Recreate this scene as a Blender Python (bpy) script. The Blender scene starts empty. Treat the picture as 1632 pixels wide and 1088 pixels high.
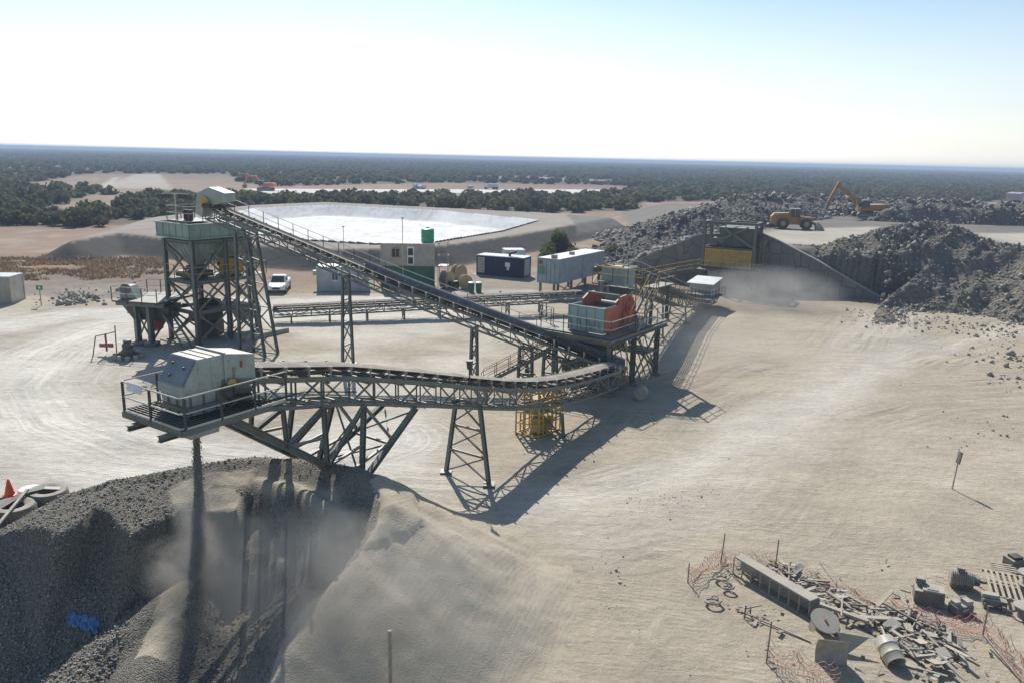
import bpy, math, random
import numpy as np
from mathutils import Vector, Matrix
random.seed(7); rng = np.random.default_rng(11)
S = bpy.context.scene; COL = S.collection
R = math.radians
# ---------------------------------------------------------------- camera
FOC = 1250.0; HC = 15.0
PITCH = math.atan((544-251.5)/FOC); ROLL = math.atan(38/1632.0)
_cp, _sp, _cr, _sr = math.cos(PITCH), math.sin(PITCH), math.cos(ROLL), math.sin(ROLL)
cam = bpy.data.cameras.new("camera"); camo = bpy.data.objects.new("camera", cam); COL.objects.link(camo)
camo.matrix_world = Matrix(((_cr, -_sr, 0, 0), (_sr*_sp, _cr*_sp, -_cp, 0), (_sr*_cp, _cr*_cp, _sp, HC), (0, 0, 0, 1)))
cam.sensor_width = 36; cam.lens = 36/1632*FOC; cam.clip_end = 60000; cam.clip_start = 0.5
S.camera = camo
# ---------------------------------------------------------------- world, sun, exposure
SUN_EL, SUN_AZ = R(41.3), R(-13.2)     # azimuth from +Y towards +X
w = bpy.data.worlds.new("World"); S.world = w; w.use_nodes = True
nt = w.node_tree; nt.nodes.clear()
sky = nt.nodes.new('ShaderNodeTexSky'); sky.sky_type = 'NISHITA'; sky.sun_disc = False
sky.sun_elevation = SUN_EL; sky.sun_rotation = SUN_AZ
sky.altitude = 1000; sky.air_density = 1.0; sky.dust_density = 1.2; sky.ozone_density = 1.0
bg = nt.nodes.new('ShaderNodeBackground'); bg.inputs[1].default_value = 0.094
wo = nt.nodes.new('ShaderNodeOutputWorld')
tcw = nt.nodes.new('ShaderNodeTexCoord'); sxw = nt.nodes.new('ShaderNodeSeparateXYZ'); nt.links.new(tcw.outputs['Generated'], sxw.inputs[0])
mrw = nt.nodes.new('ShaderNodeMapRange'); mrw.inputs[1].default_value = 0.0; mrw.inputs[2].default_value = 0.20; mrw.inputs[3].default_value = 0.22; mrw.inputs[4].default_value = 1.05; nt.links.new(sxw.outputs[2], mrw.inputs[0])
hsw = nt.nodes.new('ShaderNodeHueSaturation'); hsw.inputs['Hue'].default_value = .49; nt.links.new(mrw.outputs[0], hsw.inputs['Saturation']); nt.links.new(sky.outputs[0], hsw.inputs['Color'])
nt.links.new(hsw.outputs[0], bg.inputs[0]); nt.links.new(bg.outputs[0], wo.inputs[0])
sun = bpy.data.lights.new("sun", 'SUN'); sun.energy = 4.0; sun.angle = R(0.5); sun.color = (1.0, 0.955, 0.88)
suno = bpy.data.objects.new("sun", sun); COL.objects.link(suno)
sd = Vector((math.sin(SUN_AZ)*math.cos(SUN_EL), math.cos(SUN_AZ)*math.cos(SUN_EL), math.sin(SUN_EL)))
suno.rotation_euler = sd.to_track_quat('Z', 'Y').to_euler()
suno.location = (-20, 60, 60)
S.view_settings.view_transform = 'Standard'; S.view_settings.look = 'None'
S.view_settings.exposure = 0.42; S.view_settings.gamma = 1.0
S.render.engine = 'CYCLES'
# ---------------------------------------------------------------- measuring helpers (photo survey -> world metres)
def ray(px, py):
    x = px-816.0; y = 544.0-py
    xr = x*_cr-y*_sr; yr = x*_sr+y*_cr
    return xr, FOC*_cp+yr*_sp, -FOC*_sp+yr*_cp
def G(px, py, z=0.0):
    a, b, c = ray(px, py); t = (z-HC)/c
    return Vector((a*t, b*t, z))
def D(px, py, Y):
    a, b, c = ray(px, py); t = Y/b
    return Vector((a*t, Y, HC+c*t))
def V(px, py, A, B):       # on the vertical plane through ground points A, B
    a, b, c = ray(px, py)
    nx, ny = -(B[1]-A[1]), B[0]-A[0]
    t = (nx*A[0]+ny*A[1])/(nx*a+ny*b)
    return Vector((a*t, b*t, HC+c*t))
def PX(x, y, z):
    z = z-HC; dep = y*_cp-z*_sp; up = y*_sp+z*_cp
    xr = FOC*x/dep; yr = FOC*up/dep
    return 816+xr*_cr+yr*_sr, 544-(-xr*_sr+yr*_cr)
def g2(*pts, z=0.0): return np.array([G(a, b, z)[:2] for a, b in pts])
# ---------------------------------------------------------------- numpy noise
def _h(ix, iy, s):
    n = (ix.astype(np.int64)*374761393 + iy.astype(np.int64)*668265263 + s*1442695041) & 0xffffffff
    n = ((n ^ (n >> 13))*1274126177) & 0xffffffff
    return ((n ^ (n >> 16)) & 0xffffff)/float(0xffffff)
def vn(x, y, s=0):
    x = np.asarray(x, float); y = np.asarray(y, float)
    ix, iy = np.floor(x), np.floor(y); fx, fy = x-ix, y-iy
    fx = fx*fx*(3-2*fx); fy = fy*fy*(3-2*fy)
    a, b, c, d = _h(ix, iy, s), _h(ix+1, iy, s), _h(ix, iy+1, s), _h(ix+1, iy+1, s)
    return (a*(1-fx)+b*fx)*(1-fy)+(c*(1-fx)+d*fx)*fy
def fbm(x, y, o=4, s=0):
    x = np.asarray(x, float); y = np.asarray(y, float)
    v = 0; a = .5
    for i in range(o):
        v = v+a*(vn(x, y, s+i*17)-.5); x = x*2.03+3.1; y = y*2.03+1.7; a *= .5
    return v*2
def sm(a, b, x):
    t = np.clip((x-a)/(b-a), 0, 1); return t*t*(3-2*t)
def segd(x, y, pts, zs=None, closed=False):
    """distance to a polyline, and z interpolated along it"""
    P = np.asarray(pts, float); n = len(P)
    best = np.full(x.shape, 1e9); bz = np.zeros(x.shape)
    for i in range(n if closed else n-1):
        a, b = P[i][:2], P[(i+1) % n][:2]; d = b-a; L = max(d@d, 1e-9)
        t = np.clip(((x-a[0])*d[0]+(y-a[1])*d[1])/L, 0, 1)
        q = np.hypot(x-a[0]-t*d[0], y-a[1]-t*d[1]); m = q < best
        best = np.where(m, q, best)
        if zs is not None: bz = np.where(m, zs[i]+(zs[(i+1) % n]-zs[i])*t, bz)
    return best, bz
def inside(x, y, P):
    c = np.zeros(x.shape, bool); n = len(P)
    for i in range(n):
        x0, y0 = P[i][:2]; x1, y1 = P[(i+1) % n][:2]
        if y0 == y1: continue
        m = ((y0 > y) != (y1 > y)) & (x < (x1-x0)*(y-y0)/(y1-y0)+x0)
        c ^= m
    return c
def sdist(x, y, P):        # positive inside
    d, _ = segd(x, y, P, closed=True)
    return np.where(inside(x, y, P), d, -d)
def ridge(x, y, pts, slope):
    P = [p[:2] for p in pts]; z = [p[2] for p in pts]
    best = np.full(x.shape, -1e9)
    for i in range(len(P)-1):
        a, b = np.array(P[i]), np.array(P[i+1]); d = b-a; L = max(d@d, 1e-9)
        t = np.clip(((x-a[0])*d[0]+(y-a[1])*d[1])/L, 0, 1)
        q = np.hypot(x-a[0]-t*d[0], y-a[1]-t*d[1])
        best = np.maximum(best, z[i]+(z[i+1]-z[i])*t-slope*(np.sqrt(q*q+.06)-.24))
    return best
# ---------------------------------------------------------------- tagging
def tag(o, label=None, cat=None, group=None, kind=None):
    if label: o['label'] = label
    if cat: o['category'] = cat
    if group: o['group'] = group
    if kind: o['kind'] = kind
    return o
def thing(name, label, cat, loc=(0, 0, 0), rz=0.0, group=None):
    o = bpy.data.objects.new(name, None); COL.objects.link(o); o.empty_display_size = .3
    o.location = loc; o.rotation_euler = (0, 0, rz)
    return tag(o, label, cat, group)
def rootmat(o):
    while o.parent: o = o.parent
    return Matrix.Translation(o.location) @ o.rotation_euler.to_matrix().to_4x4()
def copy_tree(o, parent=None):
    c = o.copy(); COL.objects.link(c)
    if parent: c.parent = parent
    for ch in list(o.children): copy_tree(ch, c)
    return c
def npmesh(name, v, f, mat=None, smooth=False, parent=None):
    me = bpy.data.meshes.new(name)
    v = np.asarray(v, np.float32); f = np.asarray(f, np.int32); k = f.shape[1]
    me.vertices.add(len(v)); me.vertices.foreach_set('co', v.ravel())
    me.loops.add(f.size); me.loops.foreach_set('vertex_index', f.ravel())
    me.polygons.add(len(f)); me.polygons.foreach_set('loop_start', np.arange(0, f.size, k, dtype=np.int32))
    me.polygons.foreach_set('loop_total', np.full(len(f), k, np.int32))
    if smooth: me.polygons.foreach_set('use_smooth', np.ones(len(f), bool))
    me.update(calc_edges=True)
    if mat: me.materials.append(mat)
    o = bpy.data.objects.new(name, me); COL.objects.link(o)
    if parent: o.parent = parent
    return o
Z = Vector((0, 0, 1))
class MB:
    def __init__(s): s.v = []; s.f = []
    def add(s, vs, fs):
        n = len(s.v); s.v += [Vector(a) for a in vs]; s.f += [tuple(n+i for i in f) for f in fs]; return s
    def hexa(s, b, t):
        return s.add(list(b)+list(t), [(3, 2, 1, 0), (4, 5, 6, 7), (0, 1, 5, 4), (1, 2, 6, 5), (2, 3, 7, 6), (3, 0, 4, 7)])
    def box(s, c, d, M=None):
        x, y, z = d[0]/2, d[1]/2, d[2]/2
        vs = [Vector(q) for q in ((-x, -y, -z), (x, -y, -z), (x, y, -z), (-x, y, -z), (-x, -y, z), (x, -y, z), (x, y, z), (-x, y, z))]
        if M is not None: vs = [M @ a for a in vs]
        c = Vector(c); vs = [a+c for a in vs]
        return s.hexa(vs[:4], vs[4:])
    def beam(s, p, q, w, h=None, up=None):
        p, q = Vector(p), Vector(q); h = h or w; d = (q-p)
        if d.length < 1e-5: return s
        d.normalize(); up = Vector(up) if up is not None else Z
        if abs(d.dot(up)) > .98: up = Vector((0, 1, 0)) if abs(d.y) < .9 else Vector((1, 0, 0))
        a = d.cross(up).normalized(); b = a.cross(d).normalized()
        a *= w/2; b *= h/2
        return s.hexa([p-a-b, p+a-b, p+a+b, p-a+b], [q-a-b, q+a-b, q+a+b, q-a+b])
    def ibeam(s, p, q, w):
        p, q = Vector(p), Vector(q); d = (q-p).normalized(); up = Z
        if abs(d.dot(up)) > .9: up = Vector((.57, .82, 0))
        a = d.cross(up).normalized(); b = a.cross(d).normalized(); t = w*.12
        s.beam(p+b*(w/2-t/2), q+b*(w/2-t/2), w, t, up=b); s.beam(p-b*(w/2-t/2), q-b*(w/2-t/2), w, t, up=b)
        return s.beam(p, q, t, w-2*t-.002, up=b)
    def tube(s, p, q, r, n=8, r2=None, caps=True):
        p, q = Vector(p), Vector(q); r2 = r if r2 is None else r2; d = (q-p).normalized()
        up = Z if abs(d.z) < .95 else Vector((1, 0, 0)); a = d.cross(up).normalized(); b = a.cross(d)
        k = len(s.v)
        for (c, rr) in ((p, r), (q, r2)):
            for i in range(n):
                t = 2*math.pi*i/n; s.v.append(c+a*(math.cos(t)*rr)+b*(math.sin(t)*rr))
        for i in range(n):
            j = (i+1) % n; s.f.append((k+i, k+j, k+n+j, k+n+i))
        if caps: s.f.append(tuple(k+i for i in reversed(range(n)))); s.f.append(tuple(k+n+i for i in range(n)))
        return s
    def path(s, pts, r, n=6):
        for a, b in zip(pts[:-1], pts[1:]): s.tube(a, b, r, n)
        return s
    def lathe(s, c, axis, prof, n=20):     # prof: (along axis, radius)
        c = Vector(c); d = Vector(axis).normalized(); up = Z if abs(d.z) < .95 else Vector((1, 0, 0))
        a = d.cross(up).normalized(); b = a.cross(d); k = len(s.v); m = len(prof)
        for (t, r) in prof:
            for i in range(n):
                u = 2*math.pi*i/n; s.v.append(c+d*t+a*(math.cos(u)*r)+b*(math.sin(u)*r))
        for j in range(m-1):
            for i in range(n):
                i2 = (i+1) % n; s.f.append((k+j*n+i, k+j*n+i2, k+(j+1)*n+i2, k+(j+1)*n+i))
        return s
    def prism(s, poly, fn, t0, t1):        # poly of 2d points; fn(u,v,t) -> 3d
        n = len(poly); a = [fn(u, v, t0) for u, v in poly]; b = [fn(u, v, t1) for u, v in poly]
        return s.add(a+b, [tuple(reversed(range(n))), tuple(range(n, 2*n))]+[(i, (i+1) % n, n+(i+1) % n, n+i) for i in range(n)])
    def rock(s, c, r, sq=.7, n=0):
        t = (1+5**.5)/2; c = Vector(c)
        vs = [(-1, t, 0), (1, t, 0), (-1, -t, 0), (1, -t, 0), (0, -1, t), (0, 1, t), (0, -1, -t), (0, 1, -t), (t, 0, -1), (t, 0, 1), (-t, 0, -1), (-t, 0, 1)]
        q = Matrix.Rotation(random.random()*6.3, 3, 'Z') @ Matrix.Rotation(random.random()*6.3, 3, 'X')
        ax = Vector((random.uniform(.7, 1.2), random.uniform(.6, 1.1), random.uniform(.5, 1)))
        out = []
        for a in vs:
            v = Vector(a)*(r/1.9)*random.uniform(.78, 1.15); v = q @ Vector((v.x*ax.x, v.y*ax.y, v.z*ax.z)); v.z *= sq; out.append(c+v)
        return s.add(out, [(0, 11, 5), (0, 5, 1), (0, 1, 7), (0, 7, 10), (0, 10, 11), (1, 5, 9), (5, 11, 4), (11, 10, 2), (10, 7, 6), (7, 1, 8),
                           (3, 9, 4), (3, 4, 2), (3, 2, 6), (3, 6, 8), (3, 8, 9), (4, 9, 5), (2, 4, 11), (6, 2, 10), (8, 6, 7), (9, 8, 1)])
    def build(s, name, mat, parent=None, world=False, smooth=False, label=None):
        v = s.v
        if world and parent: Mi = rootmat(parent).inverted(); v = [Mi @ a for a in v]
        me = bpy.data.meshes.new(name); me.from_pydata([tuple(a) for a in v], [], s.f)
        if smooth:
            me.polygons.foreach_set('use_smooth', [True]*len(me.polygons))
            try: me.set_sharp_from_angle(angle=R(40))
            except Exception: pass
        me.materials.append(mat); me.update()
        o = bpy.data.objects.new(name, me); COL.objects.link(o)
        if parent: o.parent = parent
        if label: o['label'] = label
        return o
# ---------------------------------------------------------------- materials
def nmat(name):
    m = bpy.data.materials.new(name); m.use_nodes = True; t = m.node_tree
    return m, t, t.nodes['Principled BSDF'], t.nodes['Material Output']
def N(t, typ, **k):
    n = t.nodes.new(typ)
    for a, b in k.items():
        if a.startswith('i_'):
            q = a[2:]; n.inputs[int(q) if q.isdigit() else q.replace('_', ' ')].default_value = b
        else: setattr(n, a, b)
    return n
def mix(t, fac, a, b, mode='MIX'):
    n = t.nodes.new('ShaderNodeMix'); n.data_type = 'RGBA'; n.blend_type = mode
    for s_, v in ((n.inputs[0], fac), (n.inputs[6], a), (n.inputs[7], b)):
        if hasattr(v, 'is_linked'): t.links.new(v, s_)
        elif isinstance(v, (int, float)): s_.default_value = v
        else: s_.default_value = (*v, 1)
    return n.outputs[2]
def noise(t, vec, scale, det=4, rough=.55, dist=0):
    n = N(t, 'ShaderNodeTexNoise'); n.inputs['Scale'].default_value = scale; n.inputs['Detail'].default_value = det
    n.inputs['Roughness'].default_value = rough; n.inputs['Distortion'].default_value = dist
    if vec is not None: t.links.new(vec, n.inputs['Vector'])
    return n.outputs['Fac']
def rng_(t, v, a, b, c=0., d=1.):
    n = N(t, 'ShaderNodeMapRange'); t.links.new(v, n.inputs[0])
    for i, q in enumerate((a, b, c, d)): n.inputs[i+1].default_value = q
    return n.outputs[0]
def mth(t, op, a, b=None, c=None):
    n = N(t, 'ShaderNodeMath', operation=op)
    for i, q in enumerate((a, b, c)):
        if q is None: continue
        if hasattr(q, 'is_linked'): t.links.new(q, n.inputs[i])
        else: n.inputs[i].default_value = q
    return n.outputs[0]
def mapping(t, vec, scale=(1, 1, 1), rot=(0, 0, 0)):
    n = N(t, 'ShaderNodeMapping'); n.inputs['Scale'].default_value = scale; n.inputs['Rotation'].default_value = rot
    t.links.new(vec, n.inputs[0]); return n.outputs[0]
def bump(t, h, strength, dist, b, prev=None):
    n = N(t, 'ShaderNodeBump'); n.inputs['Strength'].default_value = strength; n.inputs['Distance'].default_value = dist
    t.links.new(h, n.inputs['Height'])
    if prev is not None: t.links.new(prev, n.inputs['Normal'])
    if b is not None: t.links.new(n.outputs[0], b.inputs['Normal'])
    return n.outputs[0]
DUST = (.44, .39, .31)
_mc = {}
def paint(name, col, rough=.55, dust=.35, rust=0.0, metal=0.0, sc=1.0, vary=.2, corr=0, bumpk=.15):
    if name in _mc: return _mc[name]
    m, t, b, o = nmat(name); g = N(t, 'ShaderNodeNewGeometry'); P = g.outputs['Position']
    n1 = noise(t, P, 1.3*sc, 5); n2 = noise(t, P, 9*sc, 4)
    c = mix(t, rng_(t, n1, .3, .7), tuple(q*(1-vary) for q in col), tuple(min(1, q*(1+vary)) for q in col))
    if rust: c = mix(t, mth(t, 'MULTIPLY', rng_(t, n2, .52, .68), rust), c, (.16, .07, .035))
    sx = N(t, 'ShaderNodeSeparateXYZ'); t.links.new(g.outputs['Normal'], sx.inputs[0])
    top = rng_(t, sx.outputs[2], .35, .95, .12, 1)
    f = mth(t, 'MULTIPLY', mth(t, 'MULTIPLY', top, dust), rng_(t, n1, .25, .65, .5, 1.3))
    stk = noise(t, mapping(t, P, (7, 7, .5)), 1.0, 4, .6); c = mix(t, mth(t, 'MULTIPLY', rng_(t, stk, .5, .75), .55*min(1, dust+.1)), c, tuple(.55*q+.45*d for q, d in zip(col, (.20, .165, .12))))
    c = mix(t, f, c, DUST)
    t.links.new(c, b.inputs['Base Color']); b.inputs['Roughness'].default_value = rough; b.inputs['Metallic'].default_value = metal
    h = n2
    if corr:
        tc = N(t, 'ShaderNodeTexCoord'); wv = N(t, 'ShaderNodeTexWave', wave_type='BANDS', bands_direction='X'); wv.inputs['Scale'].default_value = corr
        t.links.new(tc.outputs['Object'], wv.inputs['Vector']); bump(t, wv.outputs['Fac'], .9, .05, b)
    else: bump(t, h, bumpk, .02, b)
    _mc[name] = m; return m
M_steel = paint('weathered_green_steel', (.115, .135, .12), .5, .5, .25)
M_steeld = paint('dark_steel', (.045, .047, .048), .55, .4, .2)
M_galv = paint('galvanised_rail', (.5, .48, .42), .45, .4, .1)
M_pale = paint('pale_green_sheet', (.34, .395, .37), .5, .6, .3)
M_green = paint('hopper_green', (.22, .305, .275), .45, .4, .2)
M_teal = paint('teal_chute', (.25, .37, .37), .5, .5, .2)
M_orange = paint('orange_screen', (.42, .11, .06), .6, .6, .2)
M_yellow = paint('yellow_guard', (.55, .33, .04), .5, .4, .1)
M_blue = paint('blue_motor', (.05, .16, .28), .45, .4, 0)
M_navy = paint('navy_sheet', (.018, .04, .10), .5, .18, .05, corr=6)
M_belt = paint('rubber_belt', (.028, .028, .03), .75, .45, 0)
M_load = paint('dusty_load', (.24, .215, .18), .95, .3, 0, bumpk=.8, sc=2)
M_white = paint('white_paint', (.78, .79, .8), .4, .18, .0)
M_whitec = paint('white_corrugated', (.62, .64, .66), .45, .2, .05, corr=5)
M_cream = paint('cream_sheet', (.60, .54, .45), .55, .25, .05, corr=5)
M_cgreen = paint('green_corrugated', (.06, .20, .12), .5, .2, .1, corr=6)
M_cgrey = paint('grey_blue_container', (.28, .34, .37), .5, .3, .1)
M_glass = paint('dark_glass', (.02, .025, .03), .12, .1, 0)
M_conc = paint('dusty_concrete', (.36, .335, .29), .9, .5, 0)
M_tyre = paint('dusty_rubber', (.05, .048, .045), .85, .75, 0)
M_tyreold = paint('sun_bleached_rubber', (.13, .125, .115), .85, .6, 0)
M_mach = paint('machine_orange', (.40, .19, .06), .6, .55, .1)
M_mach2 = paint('digger_orange', (.62, .17, .04), .5, .25, .05)
M_black = paint('black_plastic', (.02, .02, .022), .5, .25, 0)
M_red = paint('faded_red', (.42, .07, .045), .6, .3, 0)
M_tank = paint('tank_green', (.03, .30, .15), .45, .1, 0)
M_wood = paint('dusty_timber', (.32, .26, .19), .85, .75, 0, sc=3)
M_scrap = paint('dusty_scrap', (.33, .31, .27), .8, .85, .3, sc=3)
M_scrapd = paint('dark_scrap', (.14, .135, .12), .75, .75, .3, sc=3)
M_net = paint('orange_netting', (.55, .24, .17), .8, .5, 0)
M_netr = paint('red_netting', (.52, .09, .08), .8, .3, 0)
M_cone = paint('cone_orange', (.85, .10, .02), .5, .05, 0)
M_tarp = paint('blue_tarp', (.10, .20, .45), .5, .1, 0, bumpk=.8, sc=3)
M_tan = paint('tan_sheet', (.42, .32, .17), .7, .3, 0)
M_sign = paint('sign_green', (.02, .25, .12), .5, .1, 0)
# ================================================================ TERRAIN
ZR = 2.4
RIM = g2((247, 361), (300, 352), (385, 338), (410, 333), (520, 328), (700, 337), (858, 352), (800, 369), (690, 387), (600, 390), (480, 383), (400, 373), (300, 368), z=ZR)
CREST = g2((112, 384), (190, 371), (262, 379), (420, 391), (500, 397), (600, 396.5), (700, 392), (800, 378), (880, 364), (940, 353), (975, 347), (880, 340), (700, 331), (520, 322), (400, 327), (240, 347), z=ZR)
WA, WB = (16.5, 102.5), (42.5, 88.5)                 # retaining wall line
wl = math.hypot(WB[0]-WA[0], WB[1]-WA[1]); wd = ((WB[0]-WA[0])/wl, (WB[1]-WA[1])/wl); wn = (-wd[1], wd[0])
if wn[1] < 0: wn = (-wn[0], -wn[1])
WCREST = [V(a, b, WA, WB) for a, b in ((1000, 424), (1030, 409), (1062, 396), (1112, 376), (1122, 374), (1215, 373), (1240, 384), (1300, 415), (1350, 444), (1402, 474))]
WS = np.array([(p.x-WA[0])*wd[0]+(p.y-WA[1])*wd[1] for p in WCREST]); WZ = np.array([p.z for p in WCREST])
PADZ = 5.2
H3 = [tuple(D(a, b, Y)) for a, b, Y in ((1262, 396, 98), (1310, 396, 96), (1355, 376, 95), (1400, 362, 95), (1480, 353, 95), (1530, 366, 93), (1560, 380, 92), (1632, 398, 88), (1760, 410, 80))]
def DP(*q): return [tuple(D(a, b, Y)) for a, b, Y in q]
BACK = DP((-80, 890, 22.5), (0, 845, 23.4), (60, 812, 23.8), (100, 790, 24.2), (180, 766, 24.8), (290, 746, 25.8), (400, 729, 26.8), (480, 729, 27.0), (560, 743, 26.4), (600, 768, 25.7))
R2_ = DP((600, 768, 25.7), (618, 800, 24.6), (606, 840, 23.5), (580, 880, 22.4), (535, 925, 21.3), (490, 965, 20.4), (460, 1020, 19.2), (440, 1088, 18.0))+[(-6.2, 14, 1.2), (-6.2, 10, .9)]
ARC1 = DP((305, 800, 25.0), (350, 772, 25.7), (410, 762, 25.9), (470, 772, 25.6), (520, 795, 25.0), (550, 830, 24.0))
ARC2 = DP((290, 872, 24.4), (320, 852, 24.9), (360, 850, 24.8), (400, 868, 24.2), (450, 882, 23.7), (500, 885, 23.5))
CONE = DP((352, 868, 24.1), (318, 893, 23.2), (296, 918, 22.5), (282, 950, 21.8), (258, 1000, 20.2), (232, 1050, 18.9), (212, 1088, 18.1))+[(-12, 16, .2)]
SPUR = DP((296, 918, 22.5), (245, 955, 21.2), (195, 1000, 20.1), (150, 1045, 19.1), (118, 1088, 18.1), (90, 1150, 16.8))
EDGE = [Vector(D(a, b, Y)) for a, b, Y in ((-60, 884, 22.0), (0, 848, 22.8), (50, 838, 22.6), (69, 834, 22.4), (98, 850, 21.8), (128, 830, 22.4), (158, 806, 23.3), (180, 822, 22.9), (208, 853, 22.1), (245, 834, 22.9), (292, 817, 23.8), (330, 812, 24.2))]; EZ = [p.z for p in EDGE]
EX = np.array([p.x for p in EDGE]); EY = np.array([p.y for p in EDGE]); BX = np.array([p[0] for p in BACK]); BZ = np.array([p[2] for p in BACK])
def pile_h(x, y):
    """stockpile in front, metres"""
    wx = x+.3*fbm(x*.5, y*.5, 3, 5); wy = y+.3*fbm(x*.5, y*.5, 3, 9)
    h = ridge(wx, wy, BACK, .72)
    # gravel bench with its dug-out face
    ez = np.interp(x, BX, BZ); yy = np.interp(x, EX, EY)+.2*fbm(x*1.6, y*.6, 3, 3)
    by = np.interp(x, BX, [p[1] for p in BACK]); kk = np.clip((by-y)/np.maximum(by-yy, .3), 0, 1.3); bench = np.where(y > by, -9, ez*(1-kk)+np.interp(x, EX, EZ)*kk-.03+.06*fbm(x*1.2, y*1.2, 3, 2))
    face = np.where(x < -9.0, bench-np.maximum(0, yy-y)*1.4, -9)
    h = np.maximum(h, face)
    e = ridge(wx, wy, R2_, .62); e = np.where(e < 3, .32*np.log1p(np.exp(np.clip(e/.32, -30, 30)))-.10, e)
    e = np.where(wx > -6, e+.12*fbm(x*.9-y*.3, y*.35, 3, 31), e)
    h = np.maximum(h, e)
    h = np.maximum(h, ridge(wx, wy, ARC1, .95)); h = np.maximum(h, ridge(wx, wy, ARC2, .9)); h = np.maximum(h, ridge(wx, wy, CONE, .78)); h = np.maximum(h, ridge(wx, wy, SPUR, .62))
    fl_ = np.where(x < -9, .0, .7)+.4*sm(19, 26, y)-3*sm(-3.5, -2.5, x)-3*sm(26, 27, y)
    h = np.maximum(h, fl_)
    h = h+.05*fbm(x*2.5, y*2.5, 3, 77)
    return h
def Hmap(x, y):
    x = np.asarray(x, float); y = np.asarray(y, float)
    d = np.hypot(x, y)
    h = .12*fbm(x*.05, y*.05, 4, 1)*sm(20, 70, d)+.10*fbm(x*.35, y*.35, 3, 4)*sm(2000, 60, d)
    rough = inside(x, y, RUB)
    h = h+np.where(rough, .35*np.abs(fbm(x*.9, y*.9, 3, 8)), 0)
    # pond banks
    m = (y > 80) & (y < 260) & (x > -130) & (x < 60)
    sc_ = np.full(x.shape, -99.); sr_ = np.full(x.shape, -99.)
    sc_[m] = sdist(x[m], y[m], CREST); sr_[m] = sdist(x[m], y[m], RIM)
    bank = ZR+np.minimum(sc_, 0)*.6+.12*fbm(x*.5, y*.5, 3, 21)*(sc_ < 0)
    h = np.maximum(h, np.where(m, bank, -9))
    h = np.where(sr_ > 0, ZR-.15-np.minimum(sr_*.5, 2.2), h)
    # raised pad behind the retaining wall
    s_ = (x-WA[0])*wd[0]+(y-WA[1])*wd[1]; q = (x-WA[0])*wn[0]+(y-WA[1])*wn[1]
    cz = np.interp(s_, WS, WZ)
    left = np.clip((x-(21+(y-104)*.05))*.5, 0, 9)
    pad = np.minimum(PADZ, cz-.12+.33*np.maximum(q-.5, 0)); pad = np.minimum(pad, left)
    pad = np.minimum(pad, PADZ-np.maximum(0, y-190)*.15)
    right = s_ > WS[-1]
    pad = np.where(right, np.minimum(pad, np.maximum(q-.5, 0)*.33), pad)
    h = np.where((q > .45) & (pad > h), pad, h)
    return h
RUB = g2((0, 440), (120, 425), (262, 425), (262, 462), (130, 482), (60, 470), (0, 478))
def zone(x, y, px, soft): return sm(-soft, soft, sdist(x, y, g2(*px)))
def lerp(c, col, k): return c*(1-k[:, None])+np.array(col)[None, :]*k[:, None]
bare = [[(-200, 366), (190, 360), (300, 349), (345, 336), (430, 333), (560, 332), (700, 337), (860, 340), (1010, 336), (1025, 322), (1632, 322), (2500, 340), (2500, 1400), (-900, 1400), (-900, 366)],
        [(36, 301), (60, 290), (150, 277), (370, 278), (378, 290), (430, 297), (700, 292), (960, 295), (1018, 299), (1010, 308), (960, 310), (432, 315), (392, 313), (300, 313), (262, 325), (200, 322), (165, 302), (100, 298)],
        [(80, 352), (50, 342), (105, 324), (150, 310), (205, 314), (225, 326), (160, 341)], [(0, 352), (0, 340), (40, 338), (60, 352)], [(680, 280), (860, 282.5), (1010, 289), (960, 292), (820, 286)]]
bw = [g2(*[(a, max(b, 275)) for a, b in q]) for q in bare]
# road centrelines (curved) used for the wheel-track pattern
RD1 = g2((1632, 520), (1480, 560), (1330, 620), (1180, 700), (1060, 755), (930, 790), (800, 800), (640, 790))
RD2 = g2((960, 830), (1060, 800), (1150, 745), (1230, 690), (1300, 640), (1350, 590), (1385, 540), (1420, 500))
RD5 = g2((1150, 800), (1230, 720), (1330, 660), (1450, 630), (1632, 620))
RD6 = g2((1100, 700), (1140, 640), (1230, 600), (1380, 570))
RD3 = g2((600, 700), (420, 760), (200, 730), (60, 680), (20, 620), (90, 560), (200, 520), (420, 505), (700, 500))
RD4 = g2((0, 520), (120, 500), (300, 495), (500, 480), (700, 470), (900, 470))
nU, rows = 520, [6.]
while rows[-1] < 26000: rows.append(rows[-1]+max(.16, rows[-1]*.0075))
rows = np.array([-60, -40, -25, -15, -8, -3, 0, 3]+rows); nR = len(rows)
uu = np.linspace(-1, 1, nU); uu = uu*(.75+.25*uu*uu)
Wd = np.maximum(60, rows*.95+34)
X = uu[None, :]*Wd[:, None]; Y = np.repeat(rows[:, None], nU, 1)
gx, gy = X.ravel(), Y.ravel()
gz = Hmap(gx, gy)
far = gy > 280
# ---- albedo zones
n_a = fbm(gx*.03, gy*.03, 4, 40); n_b = fbm(gx*.25, gy*.25, 4, 41); n_c = fbm(gx*.008, gy*.008, 4, 42)
SAND = (.415, .358, .276); WHT = (.64, .60, .53); RED = (.265, .18, .13); GREY = (.20, .185, .165)
c = np.tile(np.array(SAND), (len(gx), 1))
c = lerp(c, (.43, .38, .30), sm(-.1, .4, n_a+.5*n_b)*.6)
midz = sm(78, 92, gy+8*n_b); c = lerp(c, RED, midz*.85)
c = lerp(c, (.33, .27, .215), sm(0, .5, n_b)*midz*.7)
L = zone(gx, gy, [(-300, 500), (150, 492), (420, 470), (700, 466), (905, 470), (905, 560), (700, 640), (700, 740), (900, 790), (700, 860), (500, 900), (0, 900), (-300, 780)], 3)
c = lerp(c, (.50, .455, .385), L*(gy < 100)*sm(-.5, .2, n_b))
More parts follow.
